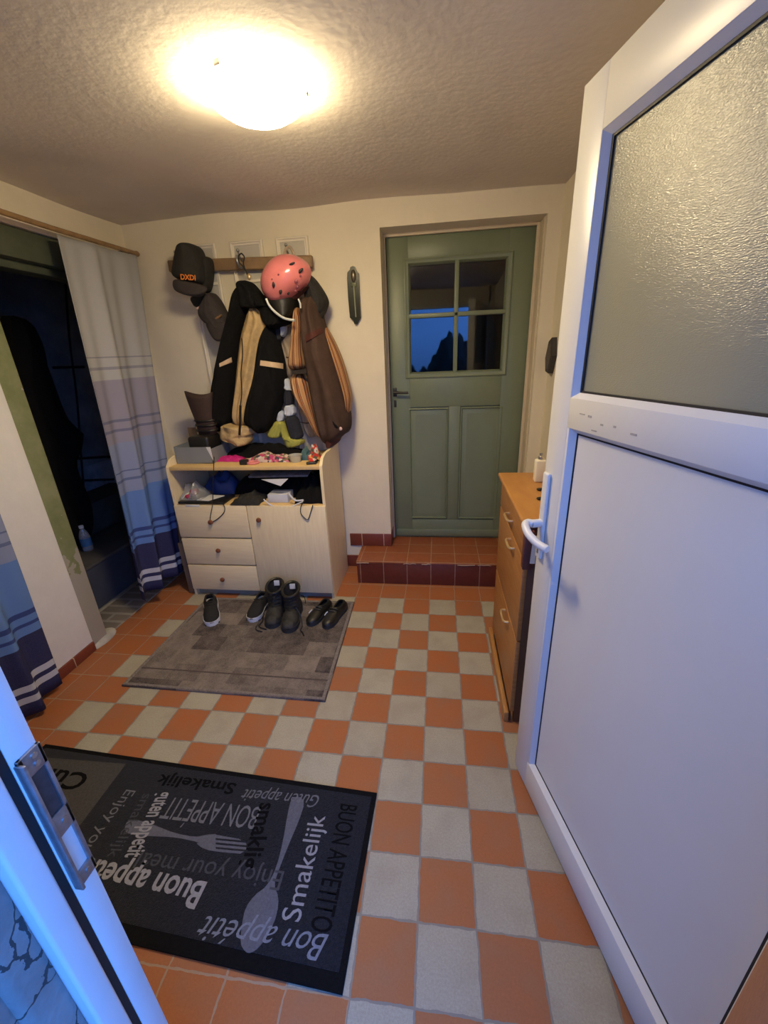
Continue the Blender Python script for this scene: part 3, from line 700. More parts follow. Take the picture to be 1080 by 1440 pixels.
def beads(u0, u1, z0, z1, d, name):
    """sloping glazing beads round an opening"""
    b = MB(); rs = []
    for off, w in ((0, -.001), (.012, -.016), (.012, -.03), (-.004, -.03)):
        rs.append([b.bm.verts.new((u0 + off if i in (0, 3) else u1 - off, w, z0 + off if i < 2 else z1 - off)) for i in range(4)])
    for A, B_ in zip(rs, rs[1:] + rs[:1]):
        for i in range(4): b.face((A[i], A[(i + 1) % 4], B_[(i + 1) % 4], B_[i]))
    b.build(name, M['pvc'], wd, local=True)
    b = MB(); rs = []
    for off, w in ((.0115, -.0165), (.0165, -.0175), (.0165, -.03), (.0115, -.03)):
        rs.append([b.bm.verts.new((u0 + off if i in (0, 3) else u1 - off, w, z0 + off if i < 2 else z1 - off)) for i in range(4)])
    for A, B_ in zip(rs, rs[1:] + rs[:1]):
        for i in range(4): b.face((A[i], A[(i + 1) % 4], B_[(i + 1) % 4], B_[i]))
    b.build('seal', M['rubber'], wd, local=True)
beads(gU0, gU1, gZ0, gZ1, .012, 'glazing_bead'); beads(pU0, pU1, pZ0, pZ1, .012, 'panel_bead')
b = MB(); b.box(gU0, gU1, -.032, -.022, gZ0, gZ1); b.build('glass_pane', M['frosted'], wd, local=True, smooth=False)
dbox('panel', [(pU0, pU1, -.05, -.0185, pZ0, pZ1)], M['pvc'], 0)
# scuffs on the mid rail
b = MB()
for u, z in ((.115, 1.375), (.15, 1.372), (.20, 1.36), (.245, 1.362), (.30, 1.356), (.17, 1.343)):
    b.box(u, u + random.uniform(.008, .022), .0002, .0006, z, z + random.uniform(.002, .006))
b.build('scuff_mark', mat('grey_scuff', (.52, .50, .47), .7, .4, 90), wd, local=True)
HZ = 1.02
b = MB(); b.box(-.013, .019, 0, .011, HZ - .095, HZ + .178, .006, 3); pl = b.build('handle_plate', M['pvc'], wd, local=True)
b = MB(); b.tube([(.003, .008, HZ + .022), (.003, .038, HZ + .022)], .0125, 14)
b.tube(smoothpath([(.003, .036, HZ + .022), (-.002, .050, HZ + .024), (.012, .062, HZ + .020), (.045, .066, HZ + .008), (.085, .058, HZ - .004), (.118, .046, HZ - .008)], 5), [.012] * 5 + [.0118] * 5 + [.0115] * 15 + [.0105], 14)
b.build('handle', M['pvc'], wd, local=True)
b = MB(); b.tube([(.003, .0105, HZ - .052), (.003, .0125, HZ - .052)], .0085, 14); b.box(-.001, .007, .010, .0125, HZ - .078, HZ - .054, .002); b.build('lock_cylinder', M['steel_old'], pl, local=True)
for z in (.25, 1.0, 1.85):
    b = MB(); b.tube([(U1 + .004, .008, z), (U1 + .004, .008, z + .09)], .011, 12); b.build('hinge', M['pvc'], wd, local=True)

# ------------------------------------------------------------------ entrance frame at the left, with its strike plate
fr = thing('door_3', 'white entrance door frame with a worn steel strike plate', 'door frame', (-.42, -2.12, 0), kind='structure')
JX = -.404
b = MB()
def jamb(sx, x):
    f = lambda q: x + sx * q
    b.box(min(f(-.055), f(0)), max(f(-.055), f(0)), -2.130, -2.098, -.03, 2.12, .003)
    b.box(min(f(-.055), f(-.006)), max(f(-.055), f(-.006)), -2.141, -2.128, -.03, 2.12)
    b.box(min(f(-.055), f(.003)), max(f(-.055), f(.003)), -2.172, -2.140, -.03, 2.12, .005, 3)
jamb(1, JX); jamb(-1, .64)
b.box(JX - .055, .695, -2.172, -2.098, 2.10, 2.16, .004)
b.build('frame', M['pvc_frame'], fr)
b = MB(); b.box(JX - .01, JX - .001, -2.1405, -2.1300, 0, 2.1); b.build('seal', M['rubber'], fr)
sp = MB(); sz0, sz1 = .932, 1.158
for (y0, y1, z0, z1) in ((-2.126, -2.120, sz0, sz1), (-2.103, -2.098, sz0, sz1), (-2.126, -2.098, sz0, sz0 + .022), (-2.126, -2.098, 1.024, 1.058), (-2.126, -2.098, 1.128, sz1)):
    sp.box(JX - .001, JX + .004, y0, y1, z0, z1, .0012)
sp.box(JX - .001, JX + .012, -2.128, -2.124, sz0 + .004, sz1 - .004, .001)
spo = sp.build('strike_plate', M['steel_old'], fr)
b = MB()
for z in (1.150, 1.138, 1.041, .944):
    b.tube([(JX + .003, -2.109, z), (JX + .0055, -2.109, z)], .0035, 10)
b.build('screw', M['steel'], spo)
b = MB(); b.box(JX - .001, JX + .002, -2.120, -2.102, 1.059, 1.127); b.build('latch_recess', mat('dark_steel', (.10, .11, .13), .5, .3, 60, metal=.7), spo)
# plaster reveal outside, cracked
def crack_mat():
    m = mat('cracked_plaster', (.30, .29, .28), .9, .35, 6, .6, 24); nt, N, L, bs = nodes(m)
    tc = N.new('ShaderNodeTexCoord'); v = N.new('ShaderNodeTexVoronoi'); v.feature = 'DISTANCE_TO_EDGE'; v.inputs['Scale'].default_value = 5.0
    n = N.new('ShaderNodeTexNoise'); n.inputs['Scale'].default_value = 10; n.inputs['Detail'].default_value = 6
    L.new(tc.outputs['Object'], n.inputs['Vector'])
    ad = N.new('ShaderNodeMix'); ad.data_type = 'VECTOR'; ad.inputs[0].default_value = .12; L.new(tc.outputs['Object'], ad.inputs[4]); L.new(n.outputs['Color'], ad.inputs[5])
    L.new(ad.outputs[1], v.inputs['Vector'])
    f = math_node(nt, 'LESS_THAN', v.outputs['Distance'], .009)
    old = bs.inputs['Base Color'].links[0].from_socket
    L.new(mix_col(nt, f, old, (.05, .05, .05)), bs.inputs['Base Color'])
    return m
M['cracked'] = crack_mat()
b = MB(); b.box(JX - .20, JX - .012, -2.215, -2.168, -.05, 2.2, .012, 3); b.box(JX - .30, JX - .022, -2.42, -2.205, -.05, 2.2, .012, 3)
struct(b.build('wall_outside_left', M['cracked']), 'cracked grey plaster reveal outside the entrance', 'wall')
# unidentified brown shape on the right, made up as a low rounded pier
b = MB(); b.lathe([(0, -.05), (.25, -.05), (.25, 1.12), (.235, 1.20), (.19, 1.26), (.10, 1.29), (0, 1.295)], (.535, -2.312, 0), 48)
struct(b.build('brown_shape_outside', M['brown_matte']), 'unidentified rounded brown shape right of the entrance', 'unidentified shape')
b = MB(); b.box(-14, 14, -30, -2.2, -.25, -.06)
struct(b.build('ground_outside', mat('outside_ground', (.30, .31, .33), .9, .3, 2)), 'paved ground outside the entrance', 'ground')

b = MB(); rows = []  # unseen hedge shape added behind the camera to darken reflections in the panes
for j in range(9):
    rows.append([b.bm.verts.new((-8 + 16 * i / 240, -13 + .5 * noise.noise(Vector((i * .1, j * .5, 2))), -.2 + (2.0 + 1.5 * noise.noise(Vector((i * .05, 0, 5))) + .5 * noise.noise(Vector((i * .22, 0, 8))) + .2 * noise.noise(Vector((i * .7, 0, 8)))) * j / 8)) for i in range(241)])
for A, B_ in zip(rows, rows[1:]):
    for i in range(240): b.face((A[i], A[i + 1], B_[i + 1], B_[i]))
back = [b.bm.verts.new((v.co.x, -14, -.2)) for v in rows[-1]]
for i in range(240): b.face((rows[-1][i], rows[-1][i + 1], back[i + 1], back[i]))
struct(b.build('added_hedge', mat('added_hedge_dark', (.03, .04, .035), .9, .6, 3)), 'dark hedge shape added outside for the reflection in the door panes', 'hedge')
# ------------------------------------------------------------------ birch cabinet
CX0, CX1, CYF, CYB = -1.690, -.652, -.035, .415
cab = thing('changing_cabinet', 'birch veneered cabinet with three drawers, one door and open shelf', 'cabinet', (-1.17, .19, 0))
ZT, ZS = .945, .695
def side(x0, x1):
    prof = [(CYF, .0), (CYB, 0), (CYB, 1.0), (CYF + .10, 1.0), (CYF + .045, .985), (CYF + .005, .945), (CYF, .90)]
    b = MB(); b.prism([Vector((x0, y, z)) for y, z in prof], (x1 - x0, 0, 0)); b.build('side_panel', M['birch'], cab)
side(CX0, CX0 + .018); side(CX1 - .018, CX1)
b = MB(); b.box(CX0 + .018, CX1 - .018, CYF + .008, CYB, ZT - .024, ZT, .002); b.build('top_board', M['birch_edge'], cab)
b = MB(); b.box(CX0 + .018, CX1 - .018, CYF + .004, CYB, ZS - .02, ZS, .002); b.build('shelf', M['birch_edge'], cab)
b = MB(); b.box(CX0 + .018, CX1 - .018, CYB - .008, CYB, .03, ZT - .02); b.build('back_panel', mat('back_board', (.32, .25, .16), .7), cab)
b = MB(); b.box(CX0 + .02, CX1 - .02, CYF + .03, CYF + .045, 0, .062); b.build('plinth', mat('grey_plinth', (.28, .29, .28), .6), cab)
XD = -1.178
b = MB(); b.box(XD - .008, XD + .008, CYF + .02, CYB - .01, .06, ZS - .02); b.build('divider', M['birch_edge'], cab)
def knob(px, par):
    p = PY(px[0], px[1], CYF - .035); b = MB()
    b.lathe([(0, 0), (.007, 0), (.007, .014), (.013, .018), (.0165, .026), (.014, .034), (.006, .038), (0, .038)], (0, 0, 0), 20, Matrix.Translation((p.x, CYF - .002, p.z)) @ Matrix.Rotation(PI / 2, 4, 'X'))
    b.build('knob', M['knob'], par)
for z0, z1, k in ((.462, .690, (295, 735)), (.258, .452, (306, 775)), (.056, .248, (312, 816))):
    b = MB(); b.box(CX0 + .006, XD - .003, CYF - .016, CYF + .004, z0, z1, .0025); d = b.build('drawer', M['birch_h'], cab); knob(k, d)
b = MB(); b.box(XD + .003, CX1 - .002, CYF - .016, CYF + .004, .056, .690, .0025); d = b.build('door', M['birch'], cab); knob((363, 732), d)
for y, z in ((.02, .93), (.04, .62), (.09, .56), (.10, .47)):
    b = MB(); b.tube([(CX1 - .001, y, z), (CX1 + .0015, y, z)], .005, 8); b.build('screw_cap', M['paper'], cab)
# grey board squeezed between cabinet and curtain
b = MB(); b.box(-1.745, -1.71, -.02, .30, 0, .40, .004); tag(b.build('board', mat('brown_board', (.20, .14, .10), .8, .2, 10)), 'narrow brown board standing left of the cabinet', 'board')

# ------------------------------------------------------------------ white boards and coat rail on the wall
wb = thing('panel_board', 'white three-panel board with raised borders behind the coat rail', 'wall board', (-1.12, .44, 0))
YP = YB - .0004
for x0, x1, z1, z0 in ((-1.545, -1.345, 2.262, .0006), (-1.250, -1.035, 2.262, .0006), (-.95, -.745, 2.262, .0006)):
    b = MB(); b.box(x0, x1, YP - .008, YP, z0, z1); p = b.build('panel', M['white_gloss'], wb)
    b = MB()
    ring_frame(b, x0, x1, z0, z1, [(0, YP - .004), (.001, YP - .016), (.005, YP - .022), (.011, YP - .022), (.016, YP - .014), (.024, YP - .012), (.026, YP - .004)])
    b.box(x0 + .02, x1 - .02, YP - .018, YP - .004, 2.03, 2.05, .006, 2)
    b.build('border', mat('white_border', (.86, .80, .70), .2, .03, 4), p)
rail = thing('coat_rail', 'brown wooden coat rail with metal hooks carrying the coats', 'coat rail', (-1.18, .40, 2.09))
b = MB(); a, c = PY(238, 375, .405), PY(440, 368, .405)
mx = Matrix.Translation((a + c) / 2) @ Matrix.Rotation(-math.atan2(c.z - a.z, c.x - a.x), 4, 'Y'); Lr = (c - a).length / 2
b.box(-Lr, Lr, -.018, .018, -.034, .034, .010, 3, mx=mx); b.build('rail', M['wood_rail'], rail)
for px in ((255, 377), (341, 375), (407, 368)):
    p = PY(*px, .38); b = MB()
    b.tube(smoothpath([(p.x, .39, p.z + .0), (p.x, .34, p.z - .01), (p.x, .315, p.z + .02), (p.x, .325, p.z + .05)]), .006, 8)
    b.tube([(p.x, .39, p.z + .03), (p.x, .36, p.z + .05), (p.x, .345, p.z + .075)], .005, 8); b.ell((p.x, .345, p.z + .08), (.010, .010, .010))
    b.build('hook', M['steel_old'], rail)
b = MB(); ps = [PY(220 + x / 3.6, 320 + y / 3.6, .33) for x, y in ((430, 130), (415, 145), (418, 175), (440, 200), (462, 240), (470, 262), (460, 240), (440, 185), (445, 150), (430, 130))]
b.tube(smoothpath(ps, 4), .004, 6)
tag(b.build('hanging_loop', M['boot_worn']), 'dark cord loop hanging from the middle hook', 'cord')
tg = PY(220 + 468 / 3.6, 320 + 250 / 3.6, .31); b = MB(); b.ell(tg, (.012, .008, .018)); tag(b.build('key_tag', M['brass']), 'small brass tag on the cord loop', 'tag')

# ------------------------------------------------------------------ caps
def soft(name, m, px, Y0, depth, parent=None, ox=220, oy=320, s=3.6, it=2, **kw):
    b = MB(); b.pillow(outline(px, Y0, ox, oy, s, it), Y0, depth, **kw); return b.build(name, m, parent, ang=60)
def cap_thing(label, loc): return thing('baseball_cap', label, 'cap', loc)
c1 = cap_thing('charcoal cap with orange letters on the left end of the coat rail', (-1.45, .3, 2.0))
soft('crown', M['cap'], [(150, 92), (198, 86), (240, 112), (262, 190), (270, 270), (250, 300), (95, 265), (108, 200), (125, 130)], .33, .13, c1, back=.03, fold=.002, ff=2.5)
soft('side_flap', M['cap'], [(235, 150), (285, 150), (297, 220), (287, 305), (268, 335), (240, 330), (240, 240)], .36, .07, c1, back=.01)
soft('visor', M['cap_grey'], [(92, 258), (160, 272), (240, 292), (262, 310), (240, 345), (185, 352), (110, 332), (80, 305)], .235, .035, c1, back=.02)
lay_text('DXDI', PY(220 + 124 / 3.6, 320 + 262 / 3.6, .185), PY(220 + 200 / 3.6, 320 + 268 / 3.6, .185), PY(220 + 127 / 3.6, 320 + 236 / 3.6, .185), M['orange_thread'], c1, bold=.03, lift=Vector((0, -.002, 0)))
c2 = cap_thing('grey cap with pale pink strap hanging below the charcoal cap', (-1.37, .35, 1.83))
soft('crown', M['cap_grey'], [(212, 425), (275, 350), (290, 325), (330, 365), (360, 425), (384, 470), (370, 530), (330, 540), (285, 500), (245, 480)], .38, .10, c2, back=.02, fold=.002)
soft('visor', M['cap_grey'], [(245, 475), (300, 505), (340, 500), (378, 470), (384, 480), (362, 565), (320, 582), (290, 565), (262, 520)], .32, .04, c2, back=.015)
soft('back_strap', M['cap'], [(165, 352), (240, 345), (290, 330), (275, 365), (225, 405), (200, 405)], .37, .05, c2)
soft('strap_edge', M['pink_band'], [(203, 408), (240, 400), (272, 362), (272, 385), (250, 415), (215, 424)], .345, .045, c2)
soft('emblem', mat('gold_thread', (.30, .17, .08), .7, .4, 80), [(268, 470), (300, 455), (330, 435), (335, 450), (305, 470), (275, 480)], .296, .012, c2, nu=8, nv=8)

# ------------------------------------------------------------------ jackets
j1 = thing('fleece_jacket', 'black jacket hanging open to show beige fleece lining', 'jacket', (-1.15, .3, 1.03))
soft('lining', M['beige_fleece'], [(478, 392), (530, 410), (600, 478), (560, 545), (535, 650), (505, 790), (470, 920), (465, 1005), (385, 1000), (390, 900), (410, 700), (425, 560), (450, 470)], .30, .06, j1, fold=.008, ff=3, seed=2)
soft('front_panel', M['black_cloth'], [(428, 290), (470, 300), (484, 392), (460, 470), (435, 560), (420, 700), (400, 900), (394, 985), (350, 1005), (330, 1040), (288, 1005), (298, 900), (313, 740), (338, 660), (362, 530), (398, 430)], .34, .15, j1, fold=.012, ff=2, seed=1)
soft('front_panel', M['black_cloth'], [(604, 470), (630, 580), (656, 680), (665, 790), (642, 900), (602, 1010), (530, 1050), (500, 1005), (452, 985), (456, 920), (496, 790), (526, 650), (550, 530)], .34, .15, j1, fold=.012, ff=2, seed=5)
soft('hood', M['black_cloth'], [(428, 280), (480, 268), (530, 320), (580, 400), (612, 474), (585, 480), (555, 440), (520, 412), (480, 396), (450, 420), (420, 400), (425, 330)], .33, .12, j1, fold=.006, ff=2, seed=3)
fp = [o for o in bpy.data.objects if o.name.startswith('front_panel')]
strip_on('chest_band', M['beige_band'], surface(fp[0]), [(320, 688), (380, 657), (383, 682), (322, 706)], j1)
strip_on('chest_band', M['beige_band'], surface(fp[1]), [(528, 672), (642, 688), (642, 715), (526, 698)], j1)
soft('hem', M['beige_fleece'], [(350, 985), (420, 1000), (500, 1000), (502, 1042), (480, 1048), (495, 1060), (480, 1095), (430, 1100), (410, 1078), (345, 1068), (332, 1045)], .29, .12, j1, fold=.008, ff=2.5, seed=7)
soft('collar_patch', mat('dark_green_cloth', (.03, .035, .025), .8), [(428, 270), (445, 268), (440, 320), (415, 360), (420, 320)], .325, .04, j1)
b = MB(); b.tube(smoothpath([PY(220 + x / 3.6, 320 + y / 3.6, .232) for x, y in ((432, 560), (436, 640), (428, 740), (432, 830), (425, 900))]), .0035, 6); b.tube([PY(220 + x / 3.6, 320 + y / 3.6, .17) for x, y in ((425, 900), (424, 980), (420, 1050))], .008, 6)
b.build('zip', M['boot_black'], j1)
j1b = thing('grey_shirt', 'grey beige shirt hanging behind the other coats', 'shirt', (-.85, .38, 1.1))
soft('body', M['grey_beige'], [(560, 540), (640, 500), (700, 500), (720, 700), (740, 830), (800, 960), (818, 1060), (755, 1062), (720, 900), (650, 700), (620, 620)], .40, .045, j1b, fold=.006, ff=3, seed=9)
b = MB(); b.tube(smoothpath([PY(220 + x / 3.6, 320 + y / 3.6, .352) for x, y in ((655, 655), (680, 660), (700, 655))]), .003, 6); b.build('seam', M['brown_cloth'], j1b); b = MB(); b.tube(smoothpath([PY(220 + x / 3.6, 320 + y / 3.6, .352) for x, y in ((725, 985), (760, 990), (800, 985))]), .003, 6); b.build('seam', M['brown_cloth'], j1b)
kj = thing('child_jacket', 'child jacket with navy, pale blue and lime sleeves between the adult coats', 'jacket', (-.92, .34, 1.05))
for nm, m, px, y in (('pale_band', 'white_cloth', [(655, 765), (675, 760), (690, 810), (700, 825), (650, 825)], .36), ('sleeve', 'navy', [(650, 818), (692, 815), (702, 900), (650, 900)], .36), ('pale_band', 'white_cloth', [(648, 895), (705, 892), (715, 950), (650, 955)], .36),
                     ('sleeve', 'navy', [(650, 950), (715, 948), (735, 1010), (752, 1065), (685, 1080), (665, 1020)], .355), ('cuff', 'lime', [(640, 985), (660, 1000), (685, 1075), (750, 1062), (757, 1085), (735, 1100), (670, 1118), (650, 1090), (640, 1040)], .33),
                     ('pale_band', 'white_cloth', [(630, 920), (655, 940), (652, 980), (610, 980)], .355), ('cuff', 'lime', [(605, 975), (655, 975), (650, 1030), (635, 1062), (585, 1065), (555, 1045), (580, 1010)], .34), ('collar', 'white_cloth', [(635, 490), (665, 495), (662, 540), (640, 560)], .345)):
    soft(nm, M[m], px, y, .06, kj, fold=.003, nu=14, nv=14, it=1)
soft('hood', M['navy'], [(590, 500), (640, 480), (665, 500), (650, 560), (630, 580), (605, 560)], .355, .06, kj)
j2 = thing('brown_jacket', 'brown jacket with orange striped lining hanging at the right end of the rail', 'jacket', (-.62, .3, 1.05))
soft('body', M['brown_cloth'], [(735, 360), (790, 345), (832, 348), (852, 480), (905, 600), (945, 760), (978, 900), (992, 960), (986, 1030), (940, 1052), (925, 1085), (880, 1095), (850, 1078), (822, 1000), (798, 890), (768, 740), (745, 600), (750, 500)], .33, .16, j2, fold=.014, ff=2, seed=11)
soft('lining', M['stripes'], [(718, 395), (735, 420), (752, 470), (745, 600), (765, 712), (720, 722), (680, 720), (672, 690), (690, 600), (700, 480)], .31, .10, j2, fold=.004)
soft('lining', M['stripes'], [(680, 742), (772, 735), (800, 890), (825, 1000), (850, 1080), (800, 1000), (730, 895), (690, 830)], .31, .10, j2, fold=.004)
soft('lining', M['stripes'], [(852, 480), (905, 570), (952, 680), (990, 830), (993, 880), (975, 965), (955, 850), (915, 720), (880, 600)], .33, .09, j2, fold=.004)

bts = surface(j2.children[0]); strip_on('pocket_band', mat('dark_band', (.02, .014, .012), .85), surface(j2.children[1]), [(684, 722), (758, 714), (760, 738), (688, 744)], j2)
strip_on('collar', M['maroon'], bts, [(755, 545), (838, 505), (846, 530), (758, 580)], j2, .008)
b = MB(); p = on_front(bts, 220 + 932 / 3.6, 320 + 1018 / 3.6, .003); b.ell(p, (.012, .006, .012)); b.build('button', M['pink_band'], j2)
soft('cuff', M['maroon'], [(858, 1060), (938, 1050), (930, 1085), (880, 1112), (862, 1095)], .31, .10, j2, nu=12, nv=10)
soft('cuff_flap', M['black_cloth'], [(890, 970), (905, 985), (925, 1010), (915, 1020), (895, 1000)], .18, .02, j2, nu=8, nv=8)

# dark bag and cap under the helmet
bg = thing('black_bag', 'black bag with silver piping hanging below the pink helmet', 'bag', (-.87, .3, 1.7))
soft('body', M['black_cloth'], [(530, 330), (560, 380), (600, 420), (680, 470), (725, 440), (735, 380), (700, 480), (650, 500), (610, 520), (560, 500), (530, 440)], .31, .13, bg, fold=.004)
soft('flap', M['boot_black'], [(560, 360), (720, 340), (725, 400), (705, 468), (650, 470), (600, 430)], .29, .13, bg)
b = MB(); b.tube(smoothpath([PY(220 + x / 3.6, 320 + y / 3.6, .15) for x, y in ((555, 360), (575, 400), (610, 435), (650, 460), (700, 470))]), .007, 8); b.tube(smoothpath([PY(220 + x / 3.6, 320 + y / 3.6, .15) for x, y in ((718, 362), (728, 385), (730, 408))]), .005, 8)
b.build('piping', M['silver_piping'], bg)
c3 = cap_thing('black cap on the right end of the coat rail behind the helmet', (-.63, .3, 1.9))
soft('crown', M['cap'], [(760, 230), (800, 250), (850, 320), (876, 370), (872, 400), (850, 455), (800, 440), (770, 380)], .34, .10, c3, fold=.003)
soft('visor', M['cap'], [(740, 300), (800, 300), (850, 400), (852, 460), (820, 470), (760, 400)], .3, .04, c3)

# ------------------------------------------------------------------ pink helmet
HC = PY(220 + 660 / 3.6, 320 + 265 / 3.6, .20)
hel = thing('bicycle_helmet', 'pink child bicycle helmet hung over the coats', 'helmet', HC - Vector((0, 0, .13)))
soft('shell', M['pink'], [(640, 140), (690, 138), (740, 155), (780, 195), (785, 240), (770, 290), (720, 340), (670, 375), (630, 392), (585, 380), (545, 335), (535, 270), (560, 205), (600, 160)], .24, .15, hel, rnd=.5, nu=30, nv=36, edge=.5, back=.0)
hts = surface([o for o in bpy.data.objects if o.name.startswith('shell')][0])
def blob(px, m, nm, sx, sz, ang):
    p = on_front(hts, 220 + px[0] / 3.6, 320 + px[1] / 3.6, -.001); b = MB(); b.ell(p, (sx, .007, sz), Matrix.Rotation(ang, 3, 'Y'), 14, 8); return b.build(nm, m, hel)
for px, sx, sz, a in (((682, 186), .024, .007, -.35), ((725, 222), .026, .009, -.6), ((593, 288), .009, .018, .2), ((628, 322), .009, .018, .25), ((667, 332), .008, .010, .2)): blob(px, M['black_plastic'], 'vent', sx, sz, a)
for px, sx, sz in (((705, 270), .012, .013), ((712, 298), .009, .012), ((703, 320), .008, .008), ((728, 245), .007, .008), ((617, 238), .005, .006), ((585, 262), .005, .006)): blob(px, M['pink_print'], 'printed_flower', sx, sz, .3)
soft('rim', M['maroon'], [(545, 340), (585, 384), (630, 396), (672, 380), (722, 344), (772, 294), (776, 302), (724, 354), (672, 390), (628, 406), (580, 394), (540, 348)], .245, .05, hel, nu=26, nv=24)
b = MB(); p = PY(220 + 672 / 3.6, 320 + 120 / 3.6, .28); b.tube(smoothpath([p + Vector((-.035, 0, -.03)), p + Vector((-.02, 0, .012)), p + Vector((.01, 0, .018)), p + Vector((.03, 0, -.03))]), .008, 8); b.build('strap_loop', M['grey_beige'], hel)

# ------------------------------------------------------------------ thermometer plaque and right wall ornament
th = thing('wall_thermometer', 'narrow dark green wall thermometer beside the green door', 'thermometer', (-.47, YB - .01, 1.76))
tp = [(497, 375), (493.5, 376.5), (493, 380), (489.5, 384), (489, 392), (490.5, 420), (493, 447), (497, 450), (499.5, 456), (503, 456), (505, 451), (508, 447), (506, 410), (505, 385), (501.5, 381), (500, 376)]
b = MB(); b.prism([PY(x, y, YB - .002) for x, y in tp], (0, -.022, 0)); b.build('plaque', mat('dark_green_enamel', (.012, .016, .012), .28, .3, 20, spec=.25), th)
b = MB(); b.tube([PY(497.5, 402, YB - .026), PY(500.5, 446, YB - .026)], .004, 8); b.build('glass_tube', mat('tube_glass', (.30, .32, .22), .2), th)
b = MB(); b.ell(PY(497, 388, YB - .024), (.016, .012, .035)); b.build('ornament', mat('bronze_relief', (.18, .15, .10), .3, .5, 40, metal=.6), th)
b = MB(); b.box(-.018, .018, -.003, .003, -.012, .012, .002, mx=Matrix.Translation(PY(497.5, 400.5, YB - .025))); b.build('picture_band', mat('green_picture', (.10, .12, .05), .5, .6, 90), th)
wo = thing('wall_ornament', 'dark pointed plaque on the right wall above the chest', 'plaque', (XR - .012, .38, 1.42))
b = MB(); b.prism([Vector((XR - .002, y, z)) for y, z in ((.31, 1.42), (.385, 1.43), (.418, 1.505), (.37, 1.60), (.30, 1.62), (.26, 1.52))], (-.028, 0, 0)); b.build('plate', mat('dark_slate', (.06, .05, .045), .6, .3, 20), wo)
b = MB(); b.prism([Vector((XR - .030, y, z)) for y, z in ((.32, 1.44), (.375, 1.45), (.397, 1.505), (.36, 1.575), (.305, 1.59), (.28, 1.52))], (-.003, 0, 0)); b.build('face', mat('relief_face', (.13, .11, .09), .6, .5, 60), wo)

# ------------------------------------------------------------------ orange shoe chest at the right
KX, KY0, KY1, KZ = .378, -.965, -.345, .985
kc = thing('shoe_chest', 'orange wooden chest with brass handles beside the open white door', 'chest', (.55, -.65, 0))
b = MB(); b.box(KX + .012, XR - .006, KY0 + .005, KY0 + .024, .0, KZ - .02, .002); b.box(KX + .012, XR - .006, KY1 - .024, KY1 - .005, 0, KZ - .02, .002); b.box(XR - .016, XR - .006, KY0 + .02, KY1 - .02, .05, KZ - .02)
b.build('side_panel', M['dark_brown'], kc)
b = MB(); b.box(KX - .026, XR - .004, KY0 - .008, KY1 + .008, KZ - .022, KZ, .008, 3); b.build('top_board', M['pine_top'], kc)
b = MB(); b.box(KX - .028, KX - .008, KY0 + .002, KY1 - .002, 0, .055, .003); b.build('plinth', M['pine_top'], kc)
def bow(par, yc, z):
    b = MB(); x = KX - .002
    b.tube(smoothpath([(x, yc - .048, z), (x - .020, yc - .046, z), (x - .026, yc - .03, z), (x - .027, yc, z), (x - .026, yc + .03, z), (x - .020, yc + .046, z), (x, yc + .048, z)]), .0055, 8); b.build('handle', M['brass'], par)
b = MB(); b.box(KX - .006, KX + .012, KY0, KY1, .815, KZ - .028, .003); d = b.build('drawer', M['pine'], kc); bow(d, -.655, .868)
b = MB(); b.box(KX + .012, KX + .05, KY0 - .0, KY0 + .004, .80, .945); b.build('drawer_side', M['maroon_board'], d)
b = MB(); b.box(KX - .006, KX + .012, KY0, KY1, .445, .808, .003); d = b.build('flap', M['pine'], kc); bow(d, -.735, .776)
b = MB(); b.box(KX - .006, KX + .012, KY0, KY1, .065, .438, .003); d = b.build('flap', M['pine'], kc); bow(d, -.735, .405)
b = MB(); b.box(KX - .014, KX + .020, KY0 - .03, KY0 + .004, .79, .945, .003); b.build('loose_front', M['maroon_board'], kc)
b = MB(); b.prism([Vector((KX + .01, KY0 - .034, .82)), Vector((KX + .028, KY0 - .034, .82)), Vector((KX + .028, KY0 - .034, .93)), Vector((KX + .014, KY0 - .034, .93))], (0, .006, 0)); tag(b.build('paper_slip', M['paper']), 'white paper slip sticking out of the chest corner', 'paper')
bp = Vector((.513, -.5, KZ))
sd = thing('soap_dispenser', 'cream ceramic bottle on top of the orange chest', 'bottle', bp)
b = MB(); b.box(bp.x - .024, bp.x + .026, bp.y - .02, bp.y + .02, KZ + .0005, KZ + .105, .008, 3); b.build('body', M['cream_ware'], sd)
b = MB(); b.lathe([(0, .104), (.011, .104), (.011, .118), (.007, .122), (.007, .132), (0, .132)], bp, 16); b.build('cap', M['steel'], sd)
for px, lab in (((757, 688), 'small dark clip near the cream bottle on the orange chest'), ((757, 701), 'small dark clip on the orange chest nearest the white door')):
    p = PZ(*px, KZ + .006); b = MB(); b.ell((p.x + .006, p.y, KZ + .0065), (.014, .010, .006)); b.tube([(p.x, p.y - .01, KZ + .008), (p.x + .02, p.y + .012, KZ + .008)], .003, 6)
    tag(b.build('hair_clip', M['boot_black']), lab, 'clip')

